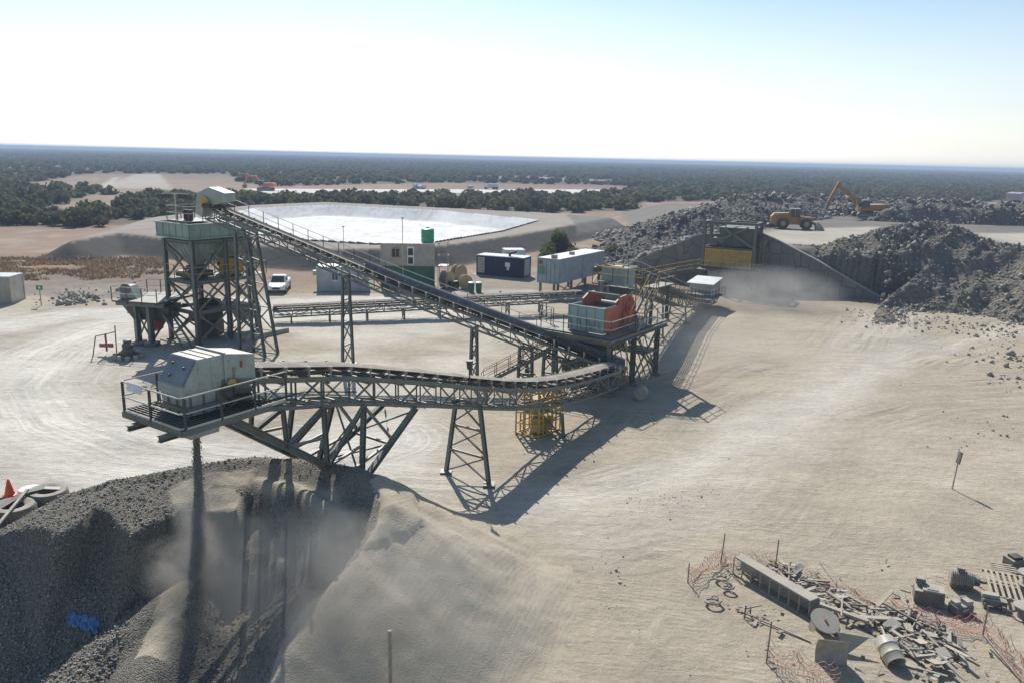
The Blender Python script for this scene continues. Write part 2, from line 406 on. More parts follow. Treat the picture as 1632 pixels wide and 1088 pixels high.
for rd, wdt, k in ((RD3, 5.5, .95), (RD4, 3.5, .9), (RD1, 2.2, .35), (RD2, 4.5, .3)):
    d_, _ = segd(gx, gy, rd); c = lerp(c, WHT, sm(wdt, wdt*.3, d_+2.2*n_b)*k)
c = lerp(c, (.62, .58, .51), zone(gx, gy, [(330, 660), (640, 640), (700, 760), (900, 800), (700, 845), (560, 700), (400, 730), (200, 740)], 1.5)*.6*sm(-.35, .2, n_b))
gr = zone(gx, gy, [(-40, 408), (90, 404), (250, 412), (256, 450), (140, 448), (0, 440)], 3)
c = lerp(c, (.26, .145, .065), gr*sm(-.25, .25, n_b))
c = lerp(c, (.20, .18, .165), inside(gx, gy, RUB)*(.55+.4*n_b).clip(0, 1))
c = lerp(c, (.33, .30, .26), zone(gx, gy, [(600, 470), (600, 440), (860, 425), (880, 455), (780, 480)], 2)*.6)
# pond banks
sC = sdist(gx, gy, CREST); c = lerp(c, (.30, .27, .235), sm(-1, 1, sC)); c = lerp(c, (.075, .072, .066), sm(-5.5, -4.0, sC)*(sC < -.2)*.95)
# pad and rubble
s_ = (gx-WA[0])*wd[0]+(gy-WA[1])*wd[1]; q_ = (gx-WA[0])*wn[0]+(gy-WA[1])*wn[1]
pm = (q_ > .3)*sm(.4, 1.2, gz)*(gx > 12)*(gy < 215)
c = lerp(c, (.19, .175, .155), pm)
PADT = g2((1195, 378), (1240, 366), (1400, 362), (1410, 372), (1330, 392), (1250, 388), z=PADZ)
c = lerp(c, (.42, .385, .325), sm(-2, 2, sdist(gx, gy, PADT))); c = lerp(c, (.42, .385, .325), sm(-2, 2, sdist(gx, gy, g2((1545, 372), (1800, 372), (1800, 402), (1640, 398), z=PADZ))))
# beyond: scrub floor
barez = np.zeros(len(gx))
for q in bw: barez = np.maximum(barez, sm(-3, 3, sdist(gx, gy, q)))
c = lerp(c, (.115, .10, .07), (1-barez)*(gy > 118)*(gy < 3000)*.85*~((gy < 230) & (gx > 15)))
c = lerp(c, (.115, .10, .068), sm(330, 600, gy)*.9); c = lerp(c, (.075, .075, .05), sm(700, 1500, gy)*.95*(1-barez*(gy < 420)))
for poly, col, k in (([(160, 300), (215, 278), (255, 278), (275, 302)], (.40, .36, .31), .9), ([(150, 303), (182, 283), (190, 283), (168, 305)], (.5, .47, .43), .8),
                     ([(390, 301), (640, 302), (960, 302.5), (1010, 306), (960, 308), (640, 308), (430, 308)], (.66, .63, .59), 1), ([(680, 281), (860, 283), (1010, 290), (960, 292), (820, 286)], (.4, .33, .28), .9)):
    c = lerp(c, col, zone(gx, gy, poly, 1.5)*k)
c = c*(1+.16*n_b+.12*n_a)[:, None]
# ---- track coordinates
best = np.full(len(gx), 1e9); best2 = np.full(len(gx), 1e9); cs = np.zeros(len(gx)); ct = np.zeros(len(gx))
for k, rd in enumerate((RD1, RD2, RD3, RD4, RD5, RD6)):
    acc = 0; dk, _ = segd(gx, gy, rd); best2 = np.where(dk < best, best, np.minimum(best2, dk))
    for i in range(len(rd)-1):
        a, b = rd[i], rd[i+1]; dd = b-a; Ls = math.hypot(*dd); t_ = ((gx-a[0])*dd[0]+(gy-a[1])*dd[1])/Ls**2; tc_ = np.clip(t_, 0, 1)
        qd = np.hypot(gx-a[0]-tc_*dd[0], gy-a[1]-tc_*dd[1]); sg = np.sign((gx-a[0])*dd[1]-(gy-a[1])*dd[0])
        m = qd < best; best = np.where(m, qd, best); cs = np.where(m, acc+tc_*Ls, cs); ct = np.where(m, sg*qd+40*k, ct); acc += Ls
trk = sm(9, 3, best+3*n_b)*(gy < 130)*sm(.3, 3.0, best2-best)
# faces
idx = np.arange(nR*nU).reshape(nR, nU)
f = np.stack([idx[:-1, :-1], idx[:-1, 1:], idx[1:, 1:], idx[1:, :-1]], -1).reshape(-1, 4)
def ground_mat():
    m, t, b, o = nmat('sandy_ground'); g = N(t, 'ShaderNodeNewGeometry'); P = g.outputs['Position']
    at = N(t, 'ShaderNodeAttribute', attribute_name='tint'); tk = N(t, 'ShaderNodeAttribute', attribute_name='track')
    s = N(t, 'ShaderNodeSeparateXYZ'); t.links.new(tk.outputs['Vector'], s.inputs[0])
    cv = N(t, 'ShaderNodeCombineXYZ'); t.links.new(mth(t, 'MULTIPLY', s.outputs[0], .10), cv.inputs[0]); t.links.new(mth(t, 'MULTIPLY', s.outputs[1], 2.1), cv.inputs[1])
    ln = noise(t, cv.outputs[0], 1.0, 5, .65, .3)          # streaks that follow the wheel ruts
    big = noise(t, P, .35, 5, .6); mid = noise(t, P, 2.2, 6, .65); fine = noise(t, P, 14, 5, .7)
    strk = noise(t, mapping(t, P, (.35, 1.5, 1), (0, 0, .5)), .9, 5, .6, .8)
    patch = mth(t, 'MULTIPLY', s.outputs[2], rng_(t, noise(t, P, .16, 4, .6, .5), .40, .62, .15, 1)); k = mth(t, 'MULTIPLY', patch, rng_(t, ln, .38, .62, -.27, .15))
    k = mth(t, 'ADD', k, rng_(t, mid, .25, .75, -.13, .13)); k = mth(t, 'ADD', k, rng_(t, big, .3, .7, -.08, .08)); k = mth(t, 'ADD', k, rng_(t, fine, .3, .7, -.10, .10)); k = mth(t, 'ADD', k, rng_(t, strk, .3, .7, -.07, .07))
    k = mth(t, 'ADD', k, 1.0)
    c = mix(t, 1.0, at.outputs['Color'], N(t, 'ShaderNodeRGB').outputs[0], 'MIX')
    vm = N(t, 'ShaderNodeVectorMath', operation='SCALE'); t.links.new(at.outputs['Color'], vm.inputs[0]); t.links.new(k, vm.inputs['Scale'])
    # scattered stones
    vo = N(t, 'ShaderNodeTexVoronoi'); vo.inputs['Scale'].default_value = 2.6; t.links.new(P, vo.inputs['Vector'])
    st = mth(t, 'MULTIPLY', rng_(t, vo.outputs['Distance'], .05, .12, 1, 0), rng_(t, noise(t, P, .6, 3), .5, .62))
    c = mix(t, mth(t, 'MULTIPLY', st, .35), vm.outputs[0], (.20, .18, .155))
    t.links.new(c, b.inputs['Base Color']); b.inputs['Roughness'].default_value = .95; b.inputs['Specular IOR Level'].default_value = .15
    # wind ripples near, ruts, lumps
    wv = N(t, 'ShaderNodeTexWave', wave_type='BANDS', bands_direction='Y'); wv.inputs['Scale'].default_value = 1.25; wv.inputs['Distortion'].default_value = 9; wv.inputs['Detail'].default_value = 3; wv.inputs['Detail Scale'].default_value = .55
    t.links.new(mapping(t, P, (.7, 1, 1), (0, 0, .35)), wv.inputs['Vector'])
    h = mth(t, 'MULTIPLY', wv.outputs['Fac'], mth(t, 'MULTIPLY', .013, rng_(t, big, .46, .62)))
    h = mth(t, 'ADD', h, mth(t, 'MULTIPLY', mth(t, 'MULTIPLY', ln, patch), .10))
    h = mth(t, 'ADD', h, mth(t, 'MULTIPLY', mid, .12)); h = mth(t, 'ADD', h, mth(t, 'MULTIPLY', fine, .035)); h = mth(t, 'ADD', h, mth(t, 'MULTIPLY', st, .03)); h = mth(t, 'ADD', h, mth(t, 'MULTIPLY', strk, .08))
    bump(t, h, .85, 1.0, b)
    return m
M_ground = ground_mat()
go = npmesh('ground', np.stack([gx, gy, gz], 1), f, M_ground, True); tag(go, kind='structure')
a_ = go.data.attributes.new('tint', 'FLOAT_COLOR', 'POINT'); a_.data.foreach_set('color', np.concatenate([c.clip(.01, .9), np.ones((len(c), 1))], 1).astype(np.float32).ravel())
a_ = go.data.attributes.new('track', 'FLOAT_VECTOR', 'POINT'); a_.data.foreach_set('vector', np.stack([cs, ct, trk], 1).astype(np.float32).ravel())
def H1(x, y): return float(Hmap(np.array([x]), np.array([y]))[0])
# ---- pond liner
def liner_mat():
    m, t, b, o = nmat('white_pond_liner'); g = N(t, 'ShaderNodeNewGeometry'); P = g.outputs['Position']
    n1 = noise(t, P, .12, 5, .6); n2 = noise(t, mapping(t, P, (1, .25, 1), (0, 0, .3)), .9, 4)
    c = mix(t, rng_(t, n1, .38, .62), (.62, .615, .605), (.76, .76, .76)); c = mix(t, mth(t, 'MULTIPLY', rng_(t, n2, .52, .62), .3), c, (.36, .355, .345))  # grey lines put the shade of the folds into the liner colour
    t.links.new(c, b.inputs['Base Color']); b.inputs['Roughness'].default_value = .8; b.inputs['Specular IOR Level'].default_value = .15
    bump(t, n2, .6, .25, b); return m
lx0, ly0 = RIM.min(0)-2, RIM.min(0)-2
xs = np.arange(RIM[:, 0].min()-1, RIM[:, 0].max()+1, .45); ys = np.arange(RIM[:, 1].min()-1, RIM[:, 1].max()+1, .45)
XX, YY = np.meshgrid(xs, ys); sx_ = sdist(XX.ravel(), YY.ravel(), RIM)
lz = ZR-.02-np.clip(sx_*.5, -.3, 2.2)+.05*fbm(XX.ravel()*.6, YY.ravel()*.3, 4, 60)*sm(0, 1.5, sx_)+.12
ii = np.arange(XX.size).reshape(XX.shape); lf = np.stack([ii[:-1, :-1], ii[:-1, 1:], ii[1:, 1:], ii[1:, :-1]], -1).reshape(-1, 4)
keep = (sx_[lf] > -.5).all(1); lz = np.where(sx_ < .4, np.maximum(lz, ZR+.06), lz)  # skirt just past the rim
po = npmesh('pond_liner', np.stack([XX.ravel(), YY.ravel(), lz], 1), lf[keep], liner_mat(), True)
tag(po, 'bright white plastic liner covering the dry pond basin behind the cabins', 'pond liner')
# ---- stockpile
def pile_mat():
    m, t, b, o = nmat('stockpile_gravel'); g = N(t, 'ShaderNodeNewGeometry'); P = g.outputs['Position']
    at = N(t, 'ShaderNodeAttribute', attribute_name='tint'); sc = N(t, 'ShaderNodeSeparateColor'); t.links.new(at.outputs['Color'], sc.inputs[0])
    vo = N(t, 'ShaderNodeTexVoronoi'); vo.inputs['Scale'].default_value = 22; t.links.new(P, vo.inputs['Vector'])
    cr_ = N(t, 'ShaderNodeSeparateColor'); t.links.new(vo.outputs['Color'], cr_.inputs[0])
    n1 = noise(t, P, 1.1, 6, .65); fine = noise(t, P, 30, 4, .7)
    run = noise(t, mapping(t, P, (3.2, .7, 1), (0, 0, -.9)), 1.0, 5, .6)
    grav = mix(t, cr_.outputs[0], (.13, .118, .10), (.30, .275, .232)); sand = mix(t, rng_(t, n1, .3, .7), (.38, .325, .245), (.45, .39, .30)); sand = mix(t, rng_(t, run, .35, .7, 0, .35), sand, (.45, .40, .32))
    k = mth(t, 'ADD', sc.outputs[0], rng_(t, n1, .3, .7, -.18, .18)); 
    c = mix(t, rng_(t, k, .2, .8), sand, grav)
    t.links.new(c, b.inputs['Base Color']); b.inputs['Roughness'].default_value = .95; b.inputs['Specular IOR Level'].default_value = .2
    kk = rng_(t, k, .35, .65, .25, 1)
    h = mth(t, 'ADD', mth(t, 'MULTIPLY', mth(t, 'MULTIPLY', vo.outputs['Distance'], -.07), kk), mth(t, 'MULTIPLY', n1, .05)); h = mth(t, 'ADD', h, mth(t, 'MULTIPLY', fine, .012)); wv = N(t, 'ShaderNodeTexWave', wave_type='BANDS', bands_direction='X'); wv.inputs['Scale'].default_value = 1.9; wv.inputs['Distortion'].default_value = 7; wv.inputs['Detail'].default_value = 3; wv.inputs['Detail Scale'].default_value = .5; t.links.new(mapping(t, P, (1, .6, .6), (0, 0, .5)), wv.inputs['Vector']); h = mth(t, 'ADD', h, mth(t, 'MULTIPLY', mth(t, 'MULTIPLY', wv.outputs['Fac'], .004), mth(t, 'SUBTRACT', 1.2, kk)))
    h = mth(t, 'ADD', h, mth(t, 'MULTIPLY', run, .05))
    bump(t, h, .9, 1.0, b); return m
st_ = .11
xs = np.arange(-30, 6, st_); ys = np.arange(6, 34, st_); XX, YY = np.meshgrid(xs, ys); px_, py_ = XX.ravel(), YY.ravel()
pz = pile_h(px_, py_); gzz = Hmap(px_, py_)
pz = np.maximum(pz, gzz-.25); 
ii = np.arange(XX.size).reshape(XX.shape); lf = np.stack([ii[:-1, :-1], ii[:-1, 1:], ii[1:, 1:], ii[1:, :-1]], -1).reshape(-1, 4)
keep = ((pz-gzz)[lf] > -.2).any(1)
dr2, _ = segd(px_, py_, [q[:2] for q in R2_]); rx = np.interp(py_, [q[1] for q in R2_[::-1]], [q[0] for q in R2_[::-1]])
dsp, _ = segd(px_, py_, [q[:2] for q in SPUR]); dcn, _ = segd(px_, py_, [q[:2] for q in CONE])
grv = np.where(px_ < -9.8, .98, .72); grv = np.where(px_ > rx-.2, .05, grv); grv = grv+(.1-grv)*sm(.95, .1, dcn+.35*fbm(px_, py_, 3, 66))*(py_ > 19); grv = np.where((dsp < 1.1) & (dcn > .4), .95, grv)
da1, _ = segd(px_, py_, [q[:2] for q in ARC1]); da2, _ = segd(px_, py_, [q[:2] for q in ARC2]); dam = np.minimum(da1, da2); grv = grv+(.12-grv)*sm(.6, .1, dam+.25*fbm(px_*1.3, py_*1.3, 3, 67))
grv = grv+.45*fbm(px_*.6, py_*.6, 5, 90)
used = np.unique(lf[keep]); remap = np.zeros(len(px_), int); remap[used] = np.arange(len(used))
M_pile = pile_mat()
so = npmesh('gravel_stockpile', np.stack([px_, py_, pz], 1)[used], remap[lf[keep]], M_pile, True)
tag(so, 'large dusty stockpile of crushed gravel and sand under the conveyor head', 'stockpile')
g1 = grv[used].clip(0, 1); a_ = so.data.attributes.new('tint', 'FLOAT_COLOR', 'POINT'); a_.data.foreach_set('color', np.stack([g1, g1, g1, np.ones(len(g1))], 1).astype(np.float32).ravel())
def P1(x, y): return float(max(pile_h(np.array([x]), np.array([y]))[0], Hmap(np.array([x]), np.array([y]))[0]))
# loose gravel on the bench
def octas(pts, r, seed=0):
    rg = np.random.default_rng(seed); n = len(pts); base = np.array([(1, 0, 0), (-1, 0, 0), (0, 1, 0), (0, -1, 0), (0, 0, 1), (0, 0, -1)], float)
    R_ = np.linalg.qr(rg.normal(size=(n, 3, 3)))[0]; s = rg.uniform(.5, 1.1, (n, 6, 1))*np.asarray(r).reshape(-1, 1, 1)
    v = np.einsum('nij,kj->nki', R_, base)*s+np.asarray(pts)[:, None, :]
    fb = np.array([(0, 2, 4), (2, 1, 4), (1, 3, 4), (3, 0, 4), (2, 0, 5), (1, 2, 5), (3, 1, 5), (0, 3, 5)])
    return v.reshape(-1, 3), (fb[None]+6*np.arange(n)[:, None, None]).reshape(-1, 3)
def stone_mat(name, a, bcol, rough=.9):
    m, t, b, o = nmat(name); g = N(t, 'ShaderNodeNewGeometry')
    n1 = noise(t, g.outputs['Position'], 1.7, 4); c = mix(t, g.outputs['Random Per Island'], a, bcol)
    sx = N(t, 'ShaderNodeSeparateXYZ'); t.links.new(g.outputs['Normal'], sx.inputs[0])
    c = mix(t, mth(t, 'MULTIPLY', rng_(t, sx.outputs[2], .2, .95, .05, .6), rng_(t, n1, .3, .6)), c, (.36, .33, .28)); c = mix(t, rng_(t, noise(t, g.outputs['Position'], .16, 4), .5, .72, 0, .55), c, (.25, .225, .19))
    t.links.new(c, b.inputs['Base Color']); b.inputs['Roughness'].default_value = rough; bump(t, noise(t, g.outputs['Position'], 12, 4), .4, .05, b); return m
M_peb = stone_mat('pebbles', (.12, .112, .098), (.32, .30, .26)); M_rock = stone_mat('blasted_rock', (.14, .13, .112), (.34, .31, .265)); M_rock2 = stone_mat('blue_grey_rock', (.075, .08, .09), (.22, .22, .215)); M_rock3 = stone_mat('pale_rubble', (.28, .25, .20), (.44, .39, .315))
n = 30000; qx = rng.uniform(-22, -6, n); qy = rng.uniform(16, 28.6, n); qz = pile_h(qx, qy); d1, _ = segd(qx, qy, [q[:2] for q in CONE]); d2, _ = segd(qx, qy, [q[:2] for q in ARC1]); d3, _ = segd(qx, qy, [q[:2] for q in ARC2]); m = (qz > .2) & (d1 > .9) & (d2 > .5) & (d3 > .5) & ((qx < -9.8) | (rng.random(n) < .35)) & (qx < np.interp(qy, [q[1] for q in R2_[::-1]], [q[0] for q in R2_[::-1]])-.3)
qx, qy, qz = qx[m], qy[m], qz[m]; rr = (rng.gamma(3, .009, len(qx))*(1+np.maximum(0, 3-qz)*.3)).clip(.008, .075)
v, f3 = octas(np.stack([qx, qy, qz+rr*.3], 1), rr, 1); tag(npmesh('loose_gravel', v, f3, M_peb), 'loose grey gravel lying over the dug-out stockpile', 'gravel', kind='stuff')
# scattered stones on the sand
n = 900; qx = rng.uniform(-30, 50, n); qy = 18+rng.random(n)**1.6*80; qz = Hmap(qx, qy); clump = fbm(qx*.12, qy*.12, 3, 95)
m = (clump > .12) & (np.abs(qx) < qy*.8) & (pile_h(qx, qy) < .05); qx, qy, qz = qx[m], qy[m], qz[m]; rr = rng.gamma(1.6, .022, len(qx)).clip(.015, .2)
ex_, ey_, er_ = [], [], []
for (a, b, n_, sp_, r_) in ((1050, 805, 140, 1.2, .035), (1090, 780, 60, 1.0, .03), (985, 905, 24, .7, .05), (975, 965, 10, .4, .06), (1420, 510, 90, 3.0, .09), (1380, 500, 90, 2.0, .09), (1600, 690, 90, 3.0, .05), (1480, 700, 30, 2, .05), (1625, 575, 160, 2.2, .16), (1640, 610, 120, 2.0, .14), (120, 480, 90, 1.7, .3), (1480, 515, 260, 4, .14), (1600, 530, 260, 4, .16), (720, 475, 60, 4, .1), (240, 466, 60, 5, .2)):
    c0 = G(a, b); ex_.append(rng.normal(c0.x, sp_, n_)); ey_.append(rng.normal(c0.y, sp_*.8, n_)); er_.append(rng.gamma(1.6, r_/2.6, n_).clip(.015, .6))
ex_, ey_, er_ = map(np.concatenate, (ex_, ey_, er_)); qx = np.concatenate([qx, ex_]); qy = np.concatenate([qy, ey_]); rr = np.concatenate([rr, er_]); qz = Hmap(qx, qy)
v, f3 = octas(np.stack([qx, qy, qz+rr*.25], 1), rr, 2); tag(npmesh('scattered_stones', v, f3, M_rock3), 'loose stones scattered over the sandy yard', 'stones', kind='stuff')
# ---- blasted rock heaps
def fines_mat():
    m, t, b, o = nmat('rubble_fines'); g = N(t, 'ShaderNodeNewGeometry'); P = g.outputs['Position']
    n1 = noise(t, P, .35, 5, .6); n2 = noise(t, P, 2.2, 6, .7); vo = N(t, 'ShaderNodeTexVoronoi'); vo.inputs['Scale'].default_value = 2.4; t.links.new(P, vo.inputs['Vector']); s = N(t, 'ShaderNodeSeparateColor'); t.links.new(vo.outputs['Color'], s.inputs[0])
    c = mix(t, rng_(t, n2, .3, .7), (.15, .136, .115), (.28, .25, .21)); c = mix(t, mth(t, 'MULTIPLY', s.outputs[0], .5), c, (.15, .14, .125)); c = mix(t, rng_(t, n1, .5, .7, 0, .5), c, (.25, .225, .185))
    t.links.new(c, b.inputs['Base Color']); b.inputs['Roughness'].default_value = .95; b.inputs['Specular IOR Level'].default_value = .15
    bump(t, mth(t, 'ADD', mth(t, 'MULTIPLY', vo.outputs['Distance'], -.3), mth(t, 'MULTIPLY', n2, .35)), .9, 1.0, b); return m
M_fines = fines_mat()
def heap(name, label, rid, slope, box, st, rocks, rsz, mat, amp=.5, base=None, seed=0, cut=None):
    xs = np.arange(box[0], box[2], st); ys = np.arange(box[1], box[3], st); XX, YY = np.meshgrid(xs, ys); x, y = XX.ravel(), YY.ravel()
    def hh(x, y):
        h = ridge(x+.8*fbm(x*.3, y*.3, 3, seed), y+.8*fbm(x*.3, y*.3, 3, seed+5), rid, slope)
        h = h+amp*fbm(x*.45, y*.45, 4, seed+9)
        cell = _h(np.floor(x/.9+.4*vn(x, y, 3)), np.floor(y/.9+.4*vn(x, y, 4)), seed); return h+.35*amp*(cell-.5)
    def ok(x, y):
        q = (x-WA[0])*wn[0]+(y-WA[1])*wn[1]; s = (x-WA[0])*wd[0]+(y-WA[1])*wd[1]
        return (q > .9) | (s > WS[-1]+.3) | (s < WS[0]-.5)
    z = hh(x, y); gz_ = Hmap(x, y); q0 = (x-WA[0])*wn[0]+(y-WA[1])*wn[1]; s0 = (x-WA[0])*wd[0]+(y-WA[1])*wd[1]; z = np.where((q0 < 1.5) & (s0 > WS[-1]-1), np.minimum(z, np.maximum(s0-WS[-1]-.2, 0)*1.0), z); z = np.where(ok(x, y), z, gz_-1)
    z = np.maximum(z, gz_-.4)
    ii = np.arange(XX.size).reshape(XX.shape); lf = np.stack([ii[:-1, :-1], ii[:-1, 1:], ii[1:, 1:], ii[1:, :-1]], -1).reshape(-1, 4)
    kp = ((z-gz_)[lf] > -.3).any(1); lf = lf[kp]
    lf = np.concatenate([lf[:, [0, 1, 2]], lf[:, [0, 2, 3]]]); used = np.unique(lf); rm = np.zeros(len(x), int); rm[used] = np.arange(len(used))
    V0 = np.stack([x, y, z], 1)[used]; F0 = rm[lf]
    rg = np.random.default_rng(seed); rx = rg.uniform(box[0], box[2], rocks*3); ry = rg.uniform(box[1], box[3], rocks*3); rz_ = hh(rx, ry); g_ = Hmap(rx, ry)
    fr_h = (rz_-g_)/max(1e-3, float((rz_-g_).max())); m = ok(rx, ry) & (rz_ > g_-.5) & (rg.random(len(rx)) < np.where((fr_h > .2) & (fr_h < .7), .45, 1)); rx, ry, rz_, g_ = (q[m][:rocks] for q in (rx, ry, rz_, g_)); r = (rsz*.62*(1-rg.random(len(rx)))**-.42).clip(.09, rsz*3.6)
    v, f3 = octas(np.stack([rx, ry, np.maximum(rz_, g_)+r*.25], 1), r, seed)
    o = npmesh(name, np.concatenate([V0, v]), np.concatenate([F0, f3+len(V0)]), mat); o.data.materials.append(M_fines); mi = np.zeros(len(F0)+len(f3), np.int32); mi[:len(F0)] = 1; o.data.polygons.foreach_set('material_index', mi); tag(o, label, 'rock heap'); return o
heap('rock_heap', 'tall heap of blasted grey rock right of the retaining wall', H3, .66, (31, 62, 100, 118), .3, 11000, .15, M_rock, .8, seed=3)
heap('rock_heap', 'blue-grey rock heap sloping down left of the yellow crusher', [(12.5, 124, 1.2), (18, 123, 4.2), (24, 121, 6.8), (30, 121, 7.9), (37, 128, 7.6), (47, 142, 7.4), (56, 152, 7.0)], .55, (2, 102, 60, 165), .45, 14000, .17, M_rock2, .7, seed=13)
heap('rock_heap', 'long far ridge of dumped rock behind the wheel loader and the digger', [(24, 152, 2.5), (34, 154, 6.0), (43, 159, 8.0), (50, 164, 8.5), (70, 166, 8.2), (88, 168, 8.1), (110, 166, 8.0), (150, 162, 7.6)], .36, (12, 138, 160, 195), .8, 12000, .27, M_rock, .9, seed=23)
heap('rock_heap', 'low rubble bank on the far right beside the excavator', [(68, 147, 7.6), (74, 146, 8.3), (84, 145, 7.9), (92, 144, 8.3), (104, 142, 7.8), (115, 140, 8.2), (140, 136, 7.8)], .95, (60, 125, 150, 165), .7, 3000, .32, M_rock, .7, seed=33)
heap('rock_heap', 'small mound of pale rubble on the sand below the tall rock heap', [(G(1365, 505).x, G(1365, 505).y, .5), (G(1385, 500).x, G(1385, 500).y, 1.1), (G(1410, 510).x, G(1410, 510).y, .6)], .4, (32, 70, 46, 84), .3, 350, .12, M_rock3, .25, seed=43)
heap('rock_heap', 'narrow strip of rocks spilled along the sloping top of the retaining wall', [(15.5, 109, 1.0), (19, 107.5, 2.9), (23, 105.8, 5.0), (27, 104.5, 6.0), (30, 103.5, 5.6)], .5, (10, 98, 34, 118), .35, 2600, .2, M_rock, .4, seed=53)
# ================================================================ VEGETATION
def leaf_mat(name, a, bcol):
    m, t, b, o = nmat(name); g = N(t, 'ShaderNodeNewGeometry'); oi = N(t, 'ShaderNodeObjectInfo')
    c = mix(t, g.outputs['Random Per Island'], a, bcol)
    c = mix(t, rng_(t, oi.outputs['Random'], 0, 1, 0, .6), c, (.13, .125, .06))
    n_ = noise(t, g.outputs['Position'], .02, 3); c = mix(t, rng_(t, n_, .4, .7, 0, .3), c, (.09, .085, .055))
    t.links.new(c, b.inputs['Base Color']); b.inputs['Roughness'].default_value = .9; b.inputs['Specular IOR Level'].default_value = .08
    tr = N(t, 'ShaderNodeBsdfTranslucent'); t.links.new(c, tr.inputs[0]); mx = N(t, 'ShaderNodeMixShader'); mx.inputs[0].default_value = .45
    t.links.new(b.outputs[0], mx.inputs[1]); t.links.new(tr.outputs[0], mx.inputs[2]); t.links.new(mx.outputs[0], o.inputs[0]); return m
M_leaf = leaf_mat('thorn_leaves', (.055, .072, .033), (.20, .21, .10)); M_bark = paint('grey_bark', (.12, .10, .08), .9, .3, 0)
M_leafy = leaf_mat('tree_leaves', (.05, .08, .02), (.16, .19, .05))  # foliage green of the leafy tree near the plant
def crown_mesh(name, seed, nleaf, ls, mat, hgt=.62):
    rg = np.random.default_rng(seed); k = int(rg.integers(6, 10)); lob = []
    for i in range(k):
        a = rg.uniform(0, 6.28); d = rg.uniform(.05, .62); r = rg.uniform(.26, .46); lob.append((d*math.cos(a), d*math.sin(a)*.9, rg.uniform(.2, hgt)*(1.05-.55*d), r))
    L = np.array(lob); pick = rg.integers(0, k, nleaf); d = rg.normal(size=(nleaf, 3)); d /= np.linalg.norm(d, axis=1)[:, None]
    rad = L[pick, 3]*rg.uniform(.72, 1.08, nleaf)*(1+.25*np.sin(d[:, 0]*7+pick)*np.cos(d[:, 1]*6))
    c = L[pick, :3]+d*rad[:, None]*np.array([1, 1, .78]); c[:, 2] = np.maximum(c[:, 2], .03+.1*rg.random(nleaf))
    u = np.cross(d, rg.normal(size=(nleaf, 3))); u /= np.linalg.norm(u, axis=1)[:, None]; w_ = np.cross(d, u)+d*.5*rg.normal(size=(nleaf, 1))
    s = ls*rg.uniform(.6, 1.4, (nleaf, 1)); v = np.stack([c-u*s-w_*s*.5, c+u*s-w_*s*.6, c+u*s*.7+w_*s, c-u*s*.8+w_*s*.8], 1).reshape(-1, 3)
    fq = np.arange(nleaf*4).reshape(-1, 4)
    # inner twiggy mass
    iv, if_ = octas(L[:, :3]-np.array([0, 0, .05]), L[:, 3]*.78, seed)
    fq2 = np.concatenate([fq, np.concatenate([if_, if_[:, :1]], 1)+len(v)]) if False else fq
    me = bpy.data.meshes.new(name); vv = np.concatenate([v, iv]); faces = [tuple(a) for a in fq]+[tuple(a+len(v)) for a in if_]
    me.from_pydata(vv.tolist(), [], [tuple(int(q) for q in a) for a in faces]); me.materials.append(mat); return me
CR = [crown_mesh('crown', 100+i, 420, .085, M_leaf) for i in range(6)]
# positions: scrub zones surveyed from the photo, baked as world metres
def okbush(x, y):
    m = np.ones(x.shape, bool)
    for q in bw: m &= ~inside(x, y, q)
    return m & ~((y < 230) & (x > 15))
def scatter(y0, y1, cell, keepp, sd_):
    rg = np.random.default_rng(sd_); ny = int((y1-y0)/cell); out = []
    for j in range(ny):
        y = y0+(j+.5)*cell; hw = .78*y+40; nx = int(2*hw/cell); x = -hw+(np.arange(nx)+rg.uniform(0, 1, nx))*cell; yy = y+rg.uniform(-.5, .5, nx)*cell
        out.append(np.stack([x, yy], 1))
    a = np.concatenate(out); dens = fbm(a[:, 0]*.006, a[:, 1]*.006, 3, 70)+fbm(a[:, 0]*.04, a[:, 1]*.04, 2, 71)*.6
    return a[(rg.random(len(a)) < keepp+.5*dens) & okbush(a[:, 0], a[:, 1])]
near = scatter(120, 420, 5.4, .66, 1); mid_ = scatter(420, 1000, 6.6, .54, 2); fr = scatter(1000, 3400, 12, .9, 3)
row = []                                                   # dense belt of bush right behind the pond and the left edge
for (pxs, band) in (((275, 360), (334, 350)), ((190, 300), (338, 352)), ((0, 195), (344, 362)), ((360, 440), (322, 334)), ((440, 1015), (322, 331)), ((560, 1000), (316, 328)), ((0, 60), (318, 350)), ((225, 262), (316, 326))):
    for k in range(int((pxs[1]-pxs[0])/10)):
        p = G(random.uniform(*pxs), random.uniform(*band)); row.append((p.x, p.y))
near = np.concatenate([np.array(row), near]); near = near[np.argsort(near[:, 1])]
dd_ = []
for p in near:
    if all((p[0]-q[0])**2+(p[1]-q[1])**2 > 5 for q in dd_[-60:]): dd_.append(p)
near = np.array(dd_)
indiv, rest = near[:285], near[285:]
def trunk_mb(h):
    mb = MB()
    for k in range(4):
        a = k*1.6+random.random(); mb.tube((0, 0, -.02), (.16*math.cos(a), .16*math.sin(a), h), .035, 5, r2=.015, caps=False)
    return mb
protos = []
for i in range(6):
    lab = None
    o = thing('thorn_bush', '', 'bush'); cm = bpy.data.objects.new('crown', CR[i]); COL.objects.link(cm); cm.parent = o
    t_ = trunk_mb(.34).build('trunk', M_bark, o); protos.append(o)
